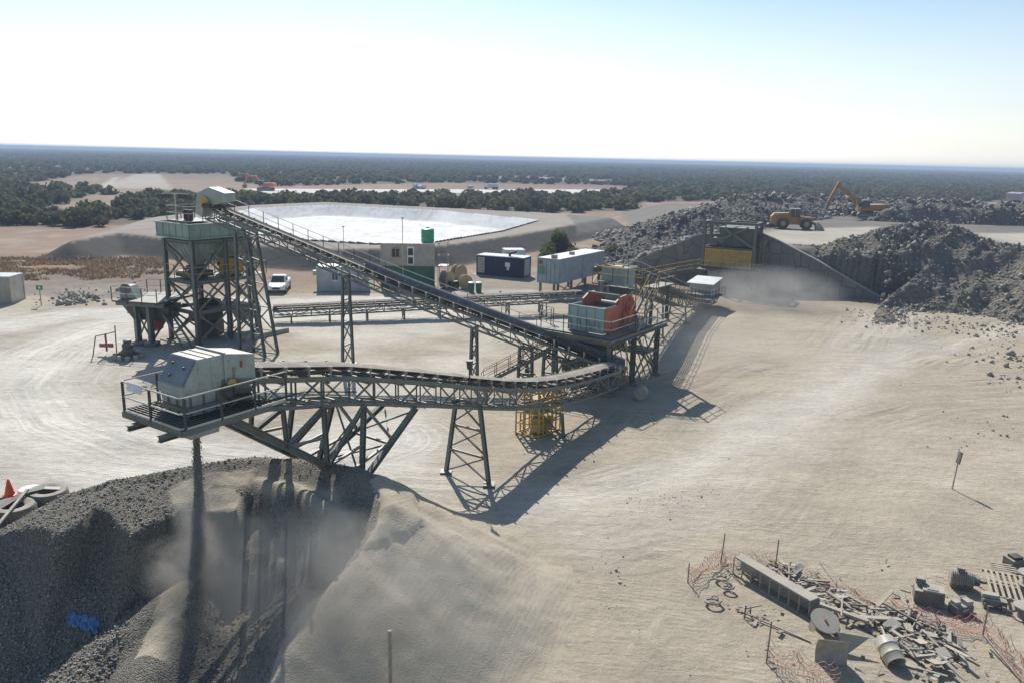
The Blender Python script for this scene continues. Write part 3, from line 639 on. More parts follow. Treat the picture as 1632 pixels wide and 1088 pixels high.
for i, (x, y) in enumerate(indiv):
    o = protos[i] if i < 6 else copy_tree(protos[random.randrange(6)])
    s = random.uniform(2.6, 4.6)*(1.05 if y > 200 else .9); o.location = (x, y, H1(x, y)-.05); o.scale = (s, s, s*random.uniform(.95, 1.3)); o.rotation_euler = (0, 0, random.random()*6.28)
    u_, v_ = PX(x, y, 1)
    if u_ < 330: lab, g_ = 'dark thorn bush in the thick scrub at the left edge of the cleared yard', 'thorn bushes at the left edge of the yard'
    elif y < 262: lab, g_ = 'dark thorn bush in the belt of scrub directly behind the white pond', 'thorn bushes behind the pond'
    else: lab, g_ = 'thorn bush farther out between the pond scrub and the pale road', 'thorn bushes before the far road'
    tag(o, lab, 'bush', g_)
allr = np.concatenate([rest, mid_, fr]); sc_a = np.concatenate([rng.uniform(1.6, 4.6, len(rest)), rng.uniform(1.8, 5.6, len(mid_)), rng.uniform(3.6, 7.5, len(fr))])
me = bpy.data.meshes.new('scrub'); me.vertices.add(len(allr)); me.vertices.foreach_set('co', np.stack([allr[:, 0], allr[:, 1], Hmap(allr[:, 0], allr[:, 1])], 1).astype(np.float32).ravel())
q = me.attributes.new('sz', 'FLOAT', 'POINT'); q.data.foreach_set('value', sc_a.astype(np.float32)); q = me.attributes.new('yaw', 'FLOAT', 'POINT'); q.data.foreach_set('value', rng.uniform(0, 6.28, len(allr)).astype(np.float32))
scrub = bpy.data.objects.new('bushland', me); COL.objects.link(scrub); tag(scrub, 'endless dark green scrub bushland reaching to the horizon', 'bushland', kind='stuff')
lowm = []
for i in range(5):
    ob = bpy.data.objects.new('scrub_crown', crown_mesh('scrub_crown', 300+i, 90, .17, M_leaf)); lowm.append(ob)   # unlinked mesh datablocks used only as instance shapes
ng = bpy.data.node_groups.new('scrub', 'GeometryNodeTree'); ng.interface.new_socket('Geometry', in_out='INPUT', socket_type='NodeSocketGeometry'); ng.interface.new_socket('Geometry', in_out='OUTPUT', socket_type='NodeSocketGeometry')
gi, gout = ng.nodes.new('NodeGroupInput'), ng.nodes.new('NodeGroupOutput'); jn = ng.nodes.new('GeometryNodeJoinGeometry')
for ob in lowm:
    q = ng.nodes.new('GeometryNodeObjectInfo'); q.inputs['Object'].default_value = ob; q.inputs['As Instance'].default_value = True; ng.links.new(q.outputs['Geometry'], jn.inputs[0])
m2p = ng.nodes.new('GeometryNodeMeshToPoints'); ng.links.new(gi.outputs[0], m2p.inputs[0])
ip = ng.nodes.new('GeometryNodeInstanceOnPoints'); ng.links.new(m2p.outputs[0], ip.inputs['Points']); ng.links.new(jn.outputs[0], ip.inputs['Instance']); ip.inputs['Pick Instance'].default_value = True
def nattr(n_, ty):
    q = ng.nodes.new('GeometryNodeInputNamedAttribute'); q.data_type = ty; q.inputs['Name'].default_value = n_; return q.outputs[0]
cx = ng.nodes.new('ShaderNodeCombineXYZ'); ng.links.new(nattr('yaw', 'FLOAT'), cx.inputs[2]); ng.links.new(cx.outputs[0], ip.inputs['Rotation'])
cs2 = ng.nodes.new('ShaderNodeCombineXYZ'); a_ = nattr('sz', 'FLOAT')
for k in range(2): ng.links.new(a_, cs2.inputs[k])
mu = ng.nodes.new('ShaderNodeMath'); mu.operation = 'MULTIPLY'; mu.inputs[1].default_value = .85; ng.links.new(a_, mu.inputs[0]); ng.links.new(mu.outputs[0], cs2.inputs[2]); ng.links.new(cs2.outputs[0], ip.inputs['Scale'])
ng.links.new(ip.outputs[0], gout.inputs[0]); md = scrub.modifiers.new('scrub', 'NODES'); md.node_group = ng
# single trees nearer the plant
def small_tree(px, py, s, label, mats=M_leafy, nl=900, z=None):
    p = G(px, py); o = thing('shrub_tree', label, 'tree', (p.x, p.y, H1(p.x, p.y)), random.random()*6)
    cm = bpy.data.objects.new('crown', crown_mesh('crown', int(px), nl, .06, mats, .9)); COL.objects.link(cm); cm.parent = o; trunk_mb(.5).build('trunk', M_bark, o)
    o.scale = (s, s, s*1.05); return o
small_tree(892, 412, 3.9, 'leafy green tree behind the grey container, tallest near the plant'); small_tree(872, 425, 2.3, 'small dark bush at the left foot of the leafy green tree', M_leaf)
small_tree(915, 418, 2.2, 'low bush squeezed between the leafy tree and the grey container', M_leaf); small_tree(985, 418, 2.6, 'dusty green bush at the foot of the blue-grey rock heap', M_leaf, 500); small_tree(1008, 420, 2.0, 'smaller bush beside the low end of the retaining wall', M_leaf, 500)
# dry grass patch
n = 5200; gxs = rng.uniform(-95, -38, n*3); gys = rng.uniform(82, 122, n*3); u_, v_ = PX(gxs, gys, 0.); dn = fbm(gxs*.12, gys*.2, 3, 12)
m = (Hmap(gxs, gys) < .45) & (u_ < 262) & (u_ > -30) & (v_ > 412) & (v_ < 462) & (dn > (v_-430)*.014+.02); gxs, gys = gxs[m][:n], gys[m][:n]; gz_ = Hmap(gxs, gys); k = len(gxs)
bl = 5; vv = []; 
ang = rng.uniform(0, 6.28, (k, bl)); lean = rng.uniform(.1, .45, (k, bl)); hh_ = rng.uniform(.12, .42, (k, bl)); bx_, by_ = gxs[:, None]+rng.normal(0, .25, (k, bl)), gys[:, None]+rng.normal(0, .25, (k, bl))
wv_ = .09; p0 = np.stack([bx_-wv_*np.sin(ang), by_+wv_*np.cos(ang), np.repeat(gz_[:, None], bl, 1)], -1); p1 = np.stack([bx_+wv_*np.sin(ang), by_-wv_*np.cos(ang), np.repeat(gz_[:, None], bl, 1)], -1); p2 = np.stack([bx_+lean*np.cos(ang), by_+lean*np.sin(ang), gz_[:, None]+hh_], -1)
v = np.stack([p0, p1, p2], 2).reshape(-1, 3)
M_dry = stone_mat('dry_grass', (.34, .20, .09), (.58, .40, .20))
tag(npmesh('dry_grass', v, np.arange(len(v)).reshape(-1, 3), M_dry), 'golden brown dry grass beyond the haul road on the left', 'grass', kind='stuff')
# ================================================================ CONVEYORS
def offs(p, n, a, z=0): return Vector((p.x+n[0]*a, p.y+n[1]*a, p.z+z))
def trestle(T, foot, top, half_b, half_t, n, lv=3, w=.16, cross=True, world=True, mat=None, name='trestle', pads=True):
    mb = MB(); f0, f1 = offs(foot, n, -half_b), offs(foot, n, half_b); t0, t1 = offs(top, n, -half_t), offs(top, n, half_t)
    mb.ibeam(f0, t0, w); mb.ibeam(f1, t1, w)
    for i in range(lv):
        a0, a1 = f0.lerp(t0, i/lv+.02), f1.lerp(t1, i/lv+.02); b0, b1 = f0.lerp(t0, (i+1)/lv-.01), f1.lerp(t1, (i+1)/lv-.01)
        if cross: mb.beam(a0, b1, .07); mb.beam(a1, b0+Vector((0, 0, .01)), .07)
        mb.beam(b0, b1, .09, .1)
    if pads:
        for q in (f0, f1): mb.box((q.x, q.y, q.z-.02), (.55, .55, .12))
    return mb.build(name, mat or M_steel, T, world)
def rail(T, pts, h=1.05, every=1.5, r=.03, world=True, rails=(1, .52), name='handrail', mat=None, postmat=None, toe=0, pr=None):
    P = [Vector(p) for p in pts]; mb = MB(); pr = pr or r
    for a, b in zip(P[:-1], P[1:]):
        for k in rails: mb.tube(a+Z*h*k, b+Z*h*k, r, 6)
        if toe: mb.beam(a+Z*toe/2, b+Z*toe/2, .02, toe)
    o = mb.build(name, mat or M_galv, T, world); last = None
    for a, b in zip(P[:-1], P[1:]):
        n_ = max(1, round((b-a).length/every))
        for i in range(n_+1):
            q = a.lerp(b, i/n_)
            if last is not None and (q-last).length < .35: continue
            last = q; MB().beam(q, q+Z*h, pr*2).build('post', postmat or M_steeld, o, world)
    return o
def conveyor(name, label, pts, w=1.0, td=.9, bay=1.5, group=None, walk=0, idler=1.2, load=True, cover=0, mat=None, light=False):
    P = [Vector(p) for p in pts]; mat = mat or M_steel
    T = thing(name, label, 'conveyor', (P[0].x, P[0].y, H1(P[0].x, P[0].y)), 0)
    dx, dy = P[-1].x-P[0].x, P[-1].y-P[0].y; L = math.hypot(dx, dy); d = (dx/L, dy/L); n = (d[1], -d[0])   # n: right-hand side looking uphill
    cum = [0]
    for a, b in zip(P[:-1], P[1:]): cum.append(cum[-1]+math.hypot(b.x-a.x, b.y-a.y))
    def at(s):
        z = float(np.interp(s, cum, [p.z for p in P])); return Vector((P[0].x+d[0]*s, P[0].y+d[1]*s, z))
    nb = max(2, round(L/bay)); S_ = [L*i/nb for i in range(nb+1)]
    # belt with troughed top run and return run
    prof = [(-w/2, .13), (-w*.27, .01), (w*.27, .01), (w/2, .13)]
    mb = MB(); ns = nb*2; ring = []
    for i in range(ns+1):
        c = at(L*i/ns); ring.append([offs(c, n, a, z) for a, z in prof]+[offs(c, n, a, z-.03) for a, z in reversed(prof)])
    for i in range(ns):
        k = len(mb.v); mb.v += ring[i]+ring[i+1]; mb.f += [(k+j, k+(j+1) % 8, k+8+(j+1) % 8, k+8+j) for j in range(8)]
    for i in range(nb): mb.beam(at(S_[i])-Z*.42, at(S_[i+1])-Z*.42, w*.95, .03)
    mb.build('belt', M_belt, T, True)
    if load:
        mb = MB(); ring = []
        for i in range(ns+1):
            c = at(L*i/ns); e = .03*math.sin(i*1.7)+.02*math.sin(i*3.1); ring.append([offs(c, n, -w*.40, .10), offs(c, n, -w*.2, .16+e), offs(c, n, w*.03, .21+e), offs(c, n, w*.22, .16+e*.5), offs(c, n, w*.40, .10)])
        for i in range(ns):
            k = len(mb.v); mb.v += ring[i]+ring[i+1]; mb.f += [(k+j, k+j+1, k+6+j, k+5+j) for j in range(4)]
        mb.build('material_load', M_load, T, True, True)
    # idler sets
    ni = max(2, round(L/idler))
    for i in range(ni):
        c = at(L*(i+.5)/ni); q = MB(); zz = -.03
        q.tube(offs(c, n, -w*.27, -.06), offs(c, n, w*.27, -.06), .055, 7); q.tube(offs(c, n, -w*.29, -.05), offs(c, n, -w*.54, .08), .055, 7); q.tube(offs(c, n, w*.29, -.05), offs(c, n, w*.54, .08), .055, 7)
        q.beam(offs(c, n, -w*.62, -.2), offs(c, n, w*.62, -.2), .06)
        for sgn in (-1, 1): q.beam(offs(c, n, sgn*w*.6, -.22), offs(c, n, sgn*w*.57, .16), .05, .07); q.box(offs(c, n, sgn*w*.6, .1), (.09, .09, .12))
        if i % 2: q.tube(offs(c, n, -w*.5, -.47), offs(c, n, w*.5, -.47), .05, 7)
        q.build('idler', M_galv if light else M_scrap, T, True)
    # lattice gantry
    mb = MB(); hw = w*.62
    for s in (-1, 1):
        for i in range(nb):
            a, b = at(S_[i]), at(S_[i+1]); ta, tb_ = offs(a, n, s*hw, -.3), offs(b, n, s*hw, -.3); ba, bb = offs(a, n, s*hw, -.3-td), offs(b, n, s*hw, -.3-td)
            mb.beam(ta, tb_, .07, .17); mb.beam(ba, bb, .09, .12); mb.beam(ta, ba, .06); mb.beam(tb_ if i % 2 else ta, ba if i % 2 else bb, .06)
            if i == nb-1: mb.beam(tb_, bb, .06)
    for i in range(nb+1):
        a = at(S_[i]); mb.beam(offs(a, n, -hw, -.3-td+.003), offs(a, n, hw, -.3-td+.003), .07); mb.beam(offs(a, n, -hw, -.36), offs(a, n, hw, -.36), .07)
        if i < nb: b = at(S_[i+1]); mb.beam(offs(a, n, -hw, -.3-td), offs(b, n, hw, -.3-td-.01), .05)
    mb.build('gantry', mat, T, True)
    if cover:        # side sheet over the lower half standing on one side of the belt
        mb = MB()
        for i in range(int(nb*.62)):
            a, b = at(S_[i]), at(S_[i+1]); o_ = cover*(hw+.06); mb.hexa([offs(a, n, o_, -.1), offs(b, n, o_, -.1), offs(b, n, o_+.03, -.1), offs(a, n, o_+.03, -.1)], [offs(a, n, o_-.08*cover, .38), offs(b, n, o_-.08*cover, .38), offs(b, n, o_-.05*cover, .38), offs(a, n, o_-.05*cover, .38)])
        mb.build('side_sheet', M_blueg, T, True)
    if walk:
        mb = MB(); o0, o1 = walk*(hw+.08), walk*(hw+.75)
        for i in range(nb):
            a, b = at(S_[i]), at(S_[i+1])
            for k in range(5): oo = o0+(o1-o0)*k/4; mb.beam(offs(a, n, oo, -.32), offs(b, n, oo, -.32), .04, .05)
            for k in range(4): c = a.lerp(b, k/4); mb.beam(offs(c, n, o0, -.3), offs(c, n, o1, -.3), .12, .03)
            mb.beam(offs(a, n, o1, -.34), offs(a, n, walk*hw, -.75), .05)
        mb.build('walkway', mat, T, True); rail(T, [offs(at(s), n, o1, -.3) for s in S_], .95, 1.5, .022)
    for nm, s, e in (('tail_pulley', .1, 0), ('head_pulley', L-.05, 0)):
        c = at(s); MB().tube(offs(c, n, -w*.55, -.21), offs(c, n, w*.55, -.21), .21, 14).build(nm, M_steeld, T, True, True)
    return T, at, n, d, L
M_blueg = paint('blue_grey_sheet', (.16, .20, .25), .5, .3, .1)
# ---- front stacking conveyor -------------------------------------------------
dA = Vector((-.555, -.8318, 0)); nA = Vector((.8318, -.555, 0))
def A(t, s=0., z=0.): return Vector((-2+dA.x*t+nA.x*s, 35.1+dA.y*t+nA.y*s, z))
apr = [(-14.6, 2.6), (-12.2, 2.72), (-9.5, 2.98), (-7.5, 3.22), (-5, 3.66), (-2.5, 4.26), (0, 4.95), (4, 6.1), (8, 7.2), (13.6, 8.32)]
TA, atA, n_A, d_A, LA = conveyor('stacking_conveyor', 'long front conveyor rising to a pale green hood and dropping gravel on the stockpile', [A(t, 0, z) for t, z in apr], 1.1, 1.0, 1.35, idler=1.0)
n2 = (nA.x, nA.y)
f_ = A(0); trestle(TA, Vector((f_.x, f_.y, .05)), A(0, 0, 3.9), 1.28, .68, n2, 3, .17)
f_ = A(-7.5); trestle(TA, Vector((f_.x, f_.y, .05)), A(-7.5, 0, 1.45), .95, .8, n2, 1, .14)
for k in range(6):                                         # red guard panels along the belt
    mb = MB(); a, b = atA(14.6-3.1+k*.62), atA(14.6-3.1+k*.62+.55); mb.hexa([offs(a, n_A, .76, -.2), offs(b, n_A, .76, -.2), offs(b, n_A, .79, -.2), offs(a, n_A, .79, -.2)], [offs(a, n_A, .76, .05), offs(b, n_A, .76, .05), offs(b, n_A, .79, .05), offs(a, n_A, .79, .05)]); mb.build('guard_panel', M_red, TA, True)
def zA(t): return float(np.interp(t, [a for a, b in apr], [b for a, b in apr]))
FZ = 2.9; TZ = 6.75
for sgn in (-1, 1):                                        # deep cantilever truss below the head
    mb = MB(); s = sgn*.8; foot = A(8.2, s*1.5, FZ if sgn > 0 else FZ+.1); tip = A(13.4, s, TZ)
    tp = [A(t, s, zA(t)-1.35) for t in (4.6, 7.6, 9.6, 11.4)]; fr_ = [foot.lerp(tip, k) for k in (.0, .30, .62)]
    mb.ibeam(foot, tip, .26); mb.ibeam(tp[0], foot, .2); mb.beam(fr_[0].lerp(fr_[1], .5), tp[0].lerp(foot, .45), .1); mb.beam(fr_[1], tp[1].lerp(foot, .5), .09); mb.beam(fr_[2], tp[2].lerp(fr_[1], .5), .09); mb.beam(tp[0].lerp(foot, .45), tp[1], .1)
    mb.ibeam(foot, tp[1], .17); mb.ibeam(fr_[1], tp[1], .15); mb.ibeam(fr_[1], tp[2], .15); mb.ibeam(fr_[2], tp[2], .15); mb.ibeam(fr_[2], tp[3], .13)
    mb.build('cantilever_truss', M_steel, TA, True)
mb = MB(); tipL, tipR = A(13.4, -.8, TZ), A(13.4, .8, TZ); fL, fR = A(8.2, -1.2, FZ+.1), A(8.2, 1.2, FZ)
for k in (.05, .3, .62, .9): mb.beam(fL.lerp(tipL, k), fR.lerp(tipR, k), .1)
for a, b in ((.05, .3), (.3, .62), (.62, .9)): mb.beam(fL.lerp(tipL, a), fR.lerp(tipR, b), .07); mb.beam(fR.lerp(tipR, a), fL.lerp(tipL, b), .07)
tl, tr = A(4.6, -.8, zA(4.6)-1.35), A(4.6, .8, zA(4.6)-1.35); mb.beam(fL.lerp(tl, .5), fR.lerp(tr, .5), .09); mb.beam(fL.lerp(tl, .1), fR.lerp(tr, .5), .06); mb.beam(fL.lerp(tl, .5), fR.lerp(tr, .95), .06); mb.beam(fR.lerp(tr, .5), fL.lerp(tl, .95), .06)
tl, tr = A(7.6, -.8, zA(7.6)-1.35), A(7.6, .8, zA(7.6)-1.35); mb.beam(fL, tr, .06); mb.beam(fR, tl, .06)
mb.build('cross_bracing', M_steel, TA, True)
# head platform
t0, t1, sl, s_r, zp = 12.35, 15.55, -1.62, 1.42, 7.08
fl = MB(); fl.hexa([A(t0, sl, zp), A(t0, s_r, zp), A(t1, s_r, zp), A(t1, sl, zp)], [A(t0, sl, zp+.05), A(t0, s_r, zp+.05), A(t1, s_r, zp+.05), A(t1, sl, zp+.05)])
for k in range(26): t = t0+(t1-t0)*(k+.5)/26; fl.beam(A(t, sl+.05, zp+.07), A(t, s_r-.05, zp+.07), .03, .045)
fl.build('platform_grating', M_steeld, TA, True)
fb = MB()
for (a, b) in ((A(t0, sl, zp-.06), A(t1, sl, zp-.06)), (A(t0, s_r, zp-.06), A(t1, s_r, zp-.06)), (A(t1, sl, zp-.06), A(t1, s_r, zp-.06)), (A(t0, sl, zp-.06), A(t0, s_r, zp-.06))): fb.beam(a, b, .08, .18)
for s in (-.8, .8): fb.ibeam(A(11.4, s, zp-.25), A(t1+.36, s, zp-.25), .18)
fb.build('platform_frame', M_steel, TA, True)
rail(TA, [A(t0-.6, s_r, zp), A(t1-.12, s_r, zp), A(t1, s_r-.12, zp), A(t1, sl+.1, zp), A(t1-.1, sl, zp), A(t0-.2, sl, zp)], 1.0, 1.25, .022, pr=.032, toe=.1)
def frx(t, s): return lambda u, v, q: A(t+u, s+q, v)
h1 = MB(); Lz = 8.02                                        # front hood: chamfered towards the head
h1.prism([(0, Lz-.2), (1.42, Lz-.2), (1.42, Lz+.06), (.88, Lz+.86), (0, Lz+.86)], frx(13.5, 0), -.66, .66)
hd = h1.build('hood', M_pale, TA, True)
MB().prism([(-.05, Lz-.02), (0, Lz-.2), (0, Lz+.92), (-.05, Lz+.92)], frx(13.5, 0), -.72, .72).build('flange', M_pale, hd, True)
MB().hexa([A(14.90, -.58, Lz+.12), A(14.90, .58, Lz+.12), A(14.92, .58, Lz+.14), A(14.92, -.58, Lz+.14)], [A(14.42, -.58, Lz+.82), A(14.42, .58, Lz+.82), A(14.44, .58, Lz+.84), A(14.44, -.58, Lz+.84)]).build('access_door', M_blueg, hd, True)
for s, hz0 in ((-.3, .62), (-.2, .3), (.3, .55)): MB().box(A(14.92-(hz0-.12)*.69, s, Lz+hz0+.03), (.06, .06, .1)).build('door_handle', M_steeld, hd, True)
h2 = MB(); h2.prism([(0, Lz-.22), (1.18, Lz-.0), (1.18, Lz+.86), (0, Lz+.64)], frx(12.3, 0), -.62, .62); h2.build('rear_hood', M_pale, TA, True)
seam = MB()
for s in (-.665, .665):
    for u in (13.95, 14.4): seam.beam(A(u, s, Lz-.18), A(u, s, Lz+.84), .03, .02)
    seam.beam(A(13.5, s, Lz-.14), A(14.9, s, Lz-.14), .04, .04)
for u in (13.8, 14.1): seam.beam(A(u, -.64, Lz+.875), A(u, .64, Lz+.875), .03, .02)
seam.build('seam', M_pale, hd, True)
hs_ = MB()
for k in range(3): hs_.path([A(13.0+.1*k, .95, 7.6), A(12.7, 1.1+.05*k, 7.2), A(12.2, 1.2, 7.15+.03*k), A(10.5, .85, 7.0), A(8.0, .85, 6.4)], .022, 5)
hs_.build('power_cable', M_black, TA, True)
MB().box(A(12.85, .632, Lz+.42), (.10, .03, .2)).build('warning_mark', M_red, TA, True)
ch = MB(); ch.hexa([A(13.7, -.52, 6.4), A(13.7, .52, 6.4), A(14.7, .52, 6.4), A(14.7, -.52, 6.4)], [A(13.6, -.64, Lz-.22), A(13.6, .64, Lz-.22), A(14.86, .64, Lz-.22), A(14.86, -.64, Lz-.22)]); c_ = ch.build('discharge_chute', M_pale, TA, True)
rb = MB()
for s in (-.66, -.22, .22, .66): rb.beam(A(14.84, s*.9, 6.9), A(14.9, s, Lz-.25), .04)
for t in (13.8, 14.25, 14.7): rb.beam(A(t, .61, 6.9), A(t, .67, Lz-.25), .04)
rb.beam(A(14.88, -.7, 7.4), A(14.88, .7, 7.4), .08, .12); rb.beam(A(13.5, .7, 7.4), A(14.88, .7, 7.4), .08, .12); rb.build('stiffener', M_steel, c_, True)
mo = MB(); mo.tube(A(13.4, .85, 7.75), A(12.8, .9, 7.65), .17, 12); mo.box(A(13.5, .85, 7.75), (.28, .28, .35)); mo.box(A(13.1, .85, 7.45), (.7, .3, .1)); mo.build('drive_motor', M_steeld, TA, True)
MB().tube(A(13.35, .78, 7.95), A(13.35, .84, 7.95), .15, 14).build('pulley_guard', M_yellow, TA, True)
p_ = A(15.62, -.75, zp+.95)
o = MB().box((0, 0, 0), (.75, .03, .26), Matrix.Rotation(math.atan2(nA.y, nA.x), 3, 'Z') @ Matrix.Rotation(-.25, 3, 'X')).build('sign_plate', M_white, TA); o.location = p_-TA.location
# bin light / box on the belt
lt = MB(); b_ = atA(14.6+1.35-.4); lt.beam(offs(b_, n_A, -.8, -.1), offs(b_, n_A, -.8, .65), .06); lt.build('lamp_post', M_steeld, TA, True); MB().lathe(offs(b_, n_A, -.8, .55), (0, 0, 1), [(0, .0), (0, .12), (.4, .17), (.4, .0)], 10).build('lamp_shade', M_steeld, TA, True)
# falling gravel
n = 8000; tt = rng.random(n); top = A(14.2, .05, 6.45); bot = A(14.35, .1, 1.9); pz_ = top.z+(bot.z-top.z)*tt**1.2
rad = .09+.05*tt+.25*tt**3; aa = rng.uniform(0, 6.28, n); rr = rad*np.sqrt(rng.random(n))*np.where(rng.random(n) < .12, 1.6, 1)
pts_ = np.stack([top.x+(bot.x-top.x)*tt+rr*np.cos(aa), top.y+(bot.y-top.y)*tt+rr*np.sin(aa), pz_], 1)
v, f3 = octas(pts_, rng.uniform(.01, .034, n), 5); tag(npmesh('falling_gravel', v, f3, stone_mat('falling_stones', (.13, .115, .09), (.36, .32, .25))), 'dark stream of gravel falling from the conveyor head onto the pile', 'gravel stream', kind='stuff')
# ---- inclined product conveyor to the bin -------------------------------------
B0, B1 = Vector((7.2, 48.7, 2.1)), Vector((-22.6, 58.6, 11.2)); Bm = B0.lerp(B1, .5)-Vector((0, 0, .28))
TB, atB, nB, dB, LB = conveyor('inclined_conveyor', 'longest inclined conveyor climbing from under the orange screen to the top of the green bin', [B0, Bm, B1], .8, .8, 1.25, idler=1.0, cover=1, walk=1, light=True, load=False)
for s, hb, ht, lv in ((20.1, .75, .42, 4), (10.3, .7, .42, 3), (6.6, .5, .42, 3), (4.9, .5, .42, 2)):
    c = atB(s); trestle(TB, Vector((c.x, c.y, .03)), Vector((c.x, c.y, c.z-1.1)), hb, ht, nB if s > 9 else (-dB[0], -dB[1]), lv, .17)
c = atB(.2); o = MB(); o.tube(offs(c, nB, -.75, .02), offs(c, nB, -1.35, .02), .28, 12); o.build('drive_motor', M_blue, TB, True, True)
MB().tube(offs(c, nB, -1.36, .0), offs(c, nB, -1.46, .0), .3, 16).build('pulley_guard', M_yellow, TB, True, True)
hb = MB(); cz = atB(LB)                                    # head hood with sloping front
def fB(u, v, q): return Vector((cz.x+dB[0]*u+nB[0]*q, cz.y+dB[1]*u+nB[1]*q, cz.z+v))
hb.prism([(-1.9, .2), (-1.9, .82), (-.55, 1.2), (.55, .75), (.8, -.7), (.25, -1.0), (.1, -.3)], fB, -.6, .6).build('head_hood', M_pale, TB, True)
MB().tube(fB(-.2, .15, -.62), fB(-.2, .15, -.8), .36, 14).build('pulley_guard', M_yellow, TB, True); MB().tube(fB(-.9, -.1, -1.0), fB(-.3, -.1, -1.0), .2, 10).build('drive_motor', M_steeld, TB, True)
# stairway up to the conveyor
st = thing('steel_stairway', 'straight steel stairway leaning up to the inclined conveyor between two trestles', 'stairway', (-1.5, 51, 0)); a, b = Vector((-2.0, 50.6, .05)), Vector((2.5, 50.0, 2.75)); per = Vector((.13, .99, 0)); mb = MB()
for s in (0, .8): mb.beam(a+per*s, b+per*s, .06, .22)
mb.build('stringer', M_steel, st, True); mb = MB()
for k in range(15): q = a.lerp(b, (k+.5)/15); mb.beam(q, q+per*.8, .22, .03)
mb.build('tread', M_steel, st, True)
for s in (0, .8): rail(st, [a+per*s, b+per*s], .95, 1.0, .022, mat=M_net)
# ---- long low return conveyor --------------------------------------------------
TD, atD, nD, dD, LD = conveyor('ground_conveyor', 'low level conveyor running across the yard in front of the containers', [(-21.5, 69.2, 1.45), (6.8, 77.6, 2.1)], 1.0, .55, 1.6, idler=1.6, light=True, load=True, mat=M_steel)
for k in range(9):
    c = atD(1.5+k*3.4); trestle(TD, Vector((c.x, c.y, .03)), Vector((c.x, c.y, c.z-.8)), .6, .55, nD, 1, .1, True, pads=False)
# ---- feed conveyor from crusher -----------------------------------------------
TC, atC, nC, dC, LC = conveyor('feed_conveyor', 'dusty sagging feed conveyor running from the primary crusher up to the screen house', [(21.3, 84.5, 1.5), (18.6, 79.2, 1.7), (15.5, 73.2, 2.9), (8.0, 58.8, 7.0), (6.6, 56.1, 7.5)], 1.55, .95, 1.4, idler=1.1, walk=-1)
for s, hb_ in ((19.5, .9), (12.0, .9)):
    c = atC(s); trestle(TC, Vector((c.x, c.y, .03)), Vector((c.x, c.y, c.z-1.2)), hb_, .7, nC, 2, .13)
c = atC(LC); MB().tube(offs(c, nC, -.75, -.1), offs(c, nC, -1.3, -.1), .32, 14).build('drive_motor', M_yellow, TC, True, True)
c = atC(1.8); bx = MB()
def fC(s): 
    q = atC(s); return q
for a0, a1, zz0, zz1, hw_ in ((-.8, 3.8, -.9, 1.35, 1.15),):
    P0, P1_ = atC(max(0, a0)), atC(a1); bx.hexa([offs(P0, nC, -hw_, zz0), offs(P0, nC, hw_, zz0), offs(P1_, nC, hw_, zz0), offs(P1_, nC, -hw_, zz0)], [offs(P0, nC, -hw_, zz1), offs(P0, nC, hw_, zz1), offs(P1_, nC, hw_, zz1-.35), offs(P1_, nC, -hw_, zz1-.35)])
bx.build('loading_skirt', M_pale, TC, True)
rf = MB(); P0, P1_ = atC(0), atC(4.2); rf.hexa([offs(P0, nC, -1.4, 1.4), offs(P0, nC, 1.4, 1.4), offs(P1_, nC, 1.4, 1.02), offs(P1_, nC, -1.4, 1.02)], [offs(P0, nC, -1.4, 1.45), offs(P0, nC, 1.4, 1.45), offs(P1_, nC, 1.4, 1.07), offs(P1_, nC, -1.4, 1.07)]); rf.build('rain_cover', M_white, TC, True)
# ================================================================ BIN TOWER
th = R(55); UX = Vector((math.cos(th), math.sin(th), 0)); VX = Vector((-math.sin(th), math.cos(th), 0)); C0 = Vector((-24.5, 59.6, 0))
def K(u, v, z=0.): return C0+UX*u+VX*v+Z*z
TT = thing('bin_tower', 'tall steel tower carrying the pale green surge bin and hoppers', 'bin tower', C0, 0)
U_, V_ = 5.6, 3.7
for u, v, u2 in ((0, 0, 0), (0, V_, 0), (U_, 0, U_-.5), (U_, V_, U_-.5), (2.9, 0, 2.9), (2.9, V_, 2.9)):
    mb = MB(); mb.ibeam(K(u, v, .1), K(u2, v, 8.25), .3); mb.box(K(u, v, .12), (.6, .6, .24)); mb.build('leg', M_steel, TT, True)
br = MB()
def xb(p, q, r_, s_, w=.13): br.beam(p, s_, w); br.beam(q, r_+Z*.01, w)
for z0, z1 in ((.3, 2.6), (2.7, 4.9), (5.1, 8.0)):
    for (a, b) in (((0, 0), (0, V_)), ((0, 0), (2.9, 0)), ((2.9, 0), (U_-.2, 0)), ((2.9, V_), (U_-.2, V_)), ((0, V_), (2.9, V_)), ((U_-.3, 0), (U_-.3, V_))):
        if z0 > 5 and a == (0, 0) and b == (0, V_): br.beam(K(0, V_*.5, z0+1.3), K(0, V_*.98, z1-.4), .12); br.beam(K(*a, z0), K(*b, z1), .12); continue
        xb(K(*a, z0), K(*b, z0), K(*a, z1), K(*b, z1))
br.build('bracing', M_steel, TT, True)
gb = MB()
for z in (2.65, 5.0, 8.1):
    for (a, b) in (((0, 0), (0, V_)), ((0, 0), (U_-.25, 0)), ((0, V_), (U_-.25, V_)), ((U_-.25, 0), (U_-.25, V_)), ((2.9, 0), (2.9, V_))): gb.ibeam(K(*a, z), K(*b, z), .26)
    gb.build('floor_beams', M_steel, TT, True); gb = MB()
